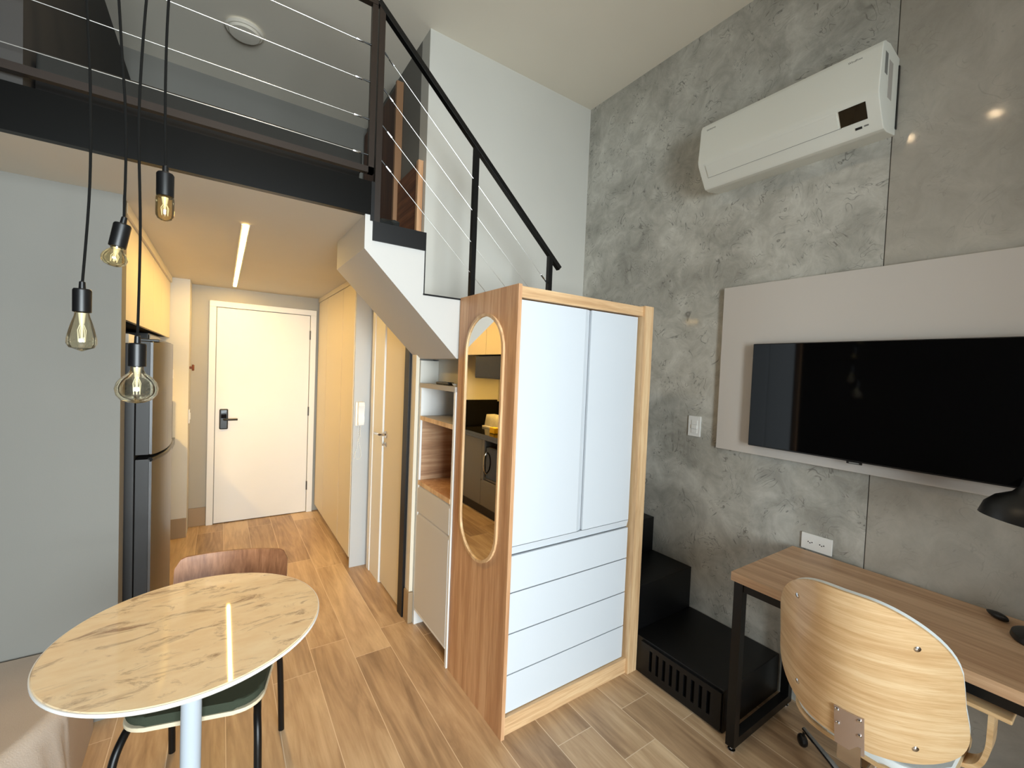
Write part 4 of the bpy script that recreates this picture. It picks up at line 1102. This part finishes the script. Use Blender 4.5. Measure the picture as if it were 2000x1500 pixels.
# ------------------------------------------------------------------ on the cement wall
tvp = tag(obj('tv_panel', B(2.312, XW-0.0, -0.30, 1.352, 1.165, 2.055, 0.001), 'tv_panel'), 'pale grey wall panel behind the television', 'wall panel')
tv = thing('television', 'black flat television mounted on the pale wall panel', 'television', (2.28, 0.69, 1.45))
obj('housing', B(2.268, 2.300, 0.215, 1.155, 1.215, 1.738, 0.004), 'black_plastic', tv)
obj('screen', B(2.2645, 2.269, 0.219, 1.151, 1.222, 1.734, 0.0008), 'screen', tv)
obj('wall_mount', B(2.300, 2.312, 0.45, 0.92, 1.32, 1.62), 'black_plastic', tv)
lg_ = obj('logo_tab', B(2.2635, 2.270, 0.672, 0.728, 1.2065, 1.2165, 0.002), 'black_plastic', tv)
obj('logo_mark', B(2.2628, 2.2636, 0.682, 0.718, 1.209, 1.2145), 'grey_print', lg_)
ls_ = thing('light_switch', 'white light switch plate on the cement wall left of the television', 'light switch', (XW, 1.505, 1.265))
obj('plate', B(XW-0.008, XW, 1.466, 1.545, 1.205, 1.325, 0.002), 'white_plastic', ls_)
for z, t in ((1.288, 0.0), (1.262, 0.003), (1.236, 0.0)):
    obj('rocker', B(XW-0.011-t, XW-0.008, 1.484, 1.522, z-0.012, z+0.012, 0.002), 'white_plastic', ls_)
wo = thing('wall_outlet', 'white double socket on the cement wall behind the desk', 'socket', (XW, 0.845, 0.79))
obj('plate', B(XW-0.009, XW, 0.782, 0.908, 0.757, 0.833, 0.002), 'white_plastic', wo)
for y in (0.870, 0.822):
    s_ = obj('socket_face', P([(XW-0.010, y+a, 0.795+b_) for a, b_ in [(0.016, 0), (0.010, 0.012), (-0.010, 0.012), (-0.016, 0), (-0.010, -0.012), (0.010, -0.012)]], (0.003, 0, 0)), 'white_plastic', wo)
    for da, db in ((0.008, 0.0), (-0.008, 0.0), (0.0, -0.004)):
        obj('hole', LA([(0, 0), (0.0026, 0), (0.0026, 0.0006), (0, 0.0006)], (XW-0.0101, y+da, 0.795+db), 10, (-1, 0, 0)), 'black_void', s_)

# split air conditioner: profile (distance from wall, height) swept along y
ac = thing('air_conditioner', 'white split air conditioner high on the cement wall', 'air conditioner', (XW, 1.05, 2.58))
AY0, AY1 = 0.655, 1.437
prof = [(0.0, 2.605), (0.0, 2.925), (0.12, 2.932), (0.165, 2.928), (0.186, 2.915), (0.196, 2.893), (0.2085, 2.725), (0.208, 2.708), (0.203, 2.695), (0.140, 2.600), (0.130, 2.592), (0.10, 2.588)]
obj('casing', P([(XW-d, AY0, z) for d, z in prof], (0, AY1-AY0, 0), 0.006), 'ac_white', ac, sharp=28)
L0 = Vector((XW-0.2045, 0, 2.697)); L1 = Vector((XW-0.140, 0, 2.600))
ld = (L1-L0); ln_ = Vector((-ld.z, 0, ld.x)).normalized()
if ln_.x > 0: ln_ = -ln_
def lower(t, y, h): return L0 + ld*t + Vector((0, y, 0)) + ln_*h
def lower_box(y0, y1, t0, t1, h0, h1, bev=0.0):
    return P([lower(t0, y0, h0), lower(t1, y0, h0), lower(t1, y0, h1), lower(t0, y0, h1)], (0, y1-y0, 0), bev)
obj('louvre', lower_box(0.80, 1.395, 0.05, 0.60, -0.004, 0.003), 'ac_white', ac, 'flat outlet flap')
obj('louvre_gap', lower_box(0.79, 1.398, 0.60, 0.617, -0.003, 0.0006), 'grey_print', ac)
obj('display', lower_box(0.70, 0.792, 0.03, 0.60, -0.003, 0.0016), 'screen', ac, 'black display window')
obj('sensor', lower_box(0.722, 0.745, 0.78, 0.86, -0.003, 0.0012), 'black_plastic', ac)
obj('sensor_mark', lower_box(0.700, 0.715, 0.78, 0.83, -0.003, 0.0010), 'grey_print', ac)
def front_text(body, y, z, size):
    d = 0.1955 + (2.893-z)*0.0125/0.168 + 0.0006
    mw = Matrix(((0, 0, -1, XW-d), (-1, 0, 0, y), (0, 1, 0, z), (0, 0, 0, 1)))
    text_mesh('lettering', body, size, 'grey_print', ac, mw, 0.0003)
front_text('SAMSUNG', 1.375, 2.880, 0.011)
front_text('WindFree', 0.745, 2.880, 0.012)
obj('side_label', B(2.175, 2.205, AY0-0.0006, AY0+0.0002, 2.80, 2.885), 'grey_print', ac, 'printed data label on the right end')
obj('side_label', B(2.22, 2.265, AY0-0.0006, AY0+0.0002, 2.72, 2.87), 'taupe', ac, 'pale printed sticker on the right end')
obj('shadow_plate', B(XW-0.012, XW, AY0-0.004, AY1+0.002, 2.63, 2.89), 'black_plastic', ac)  # black edge stands in for the shadow line beside the unit
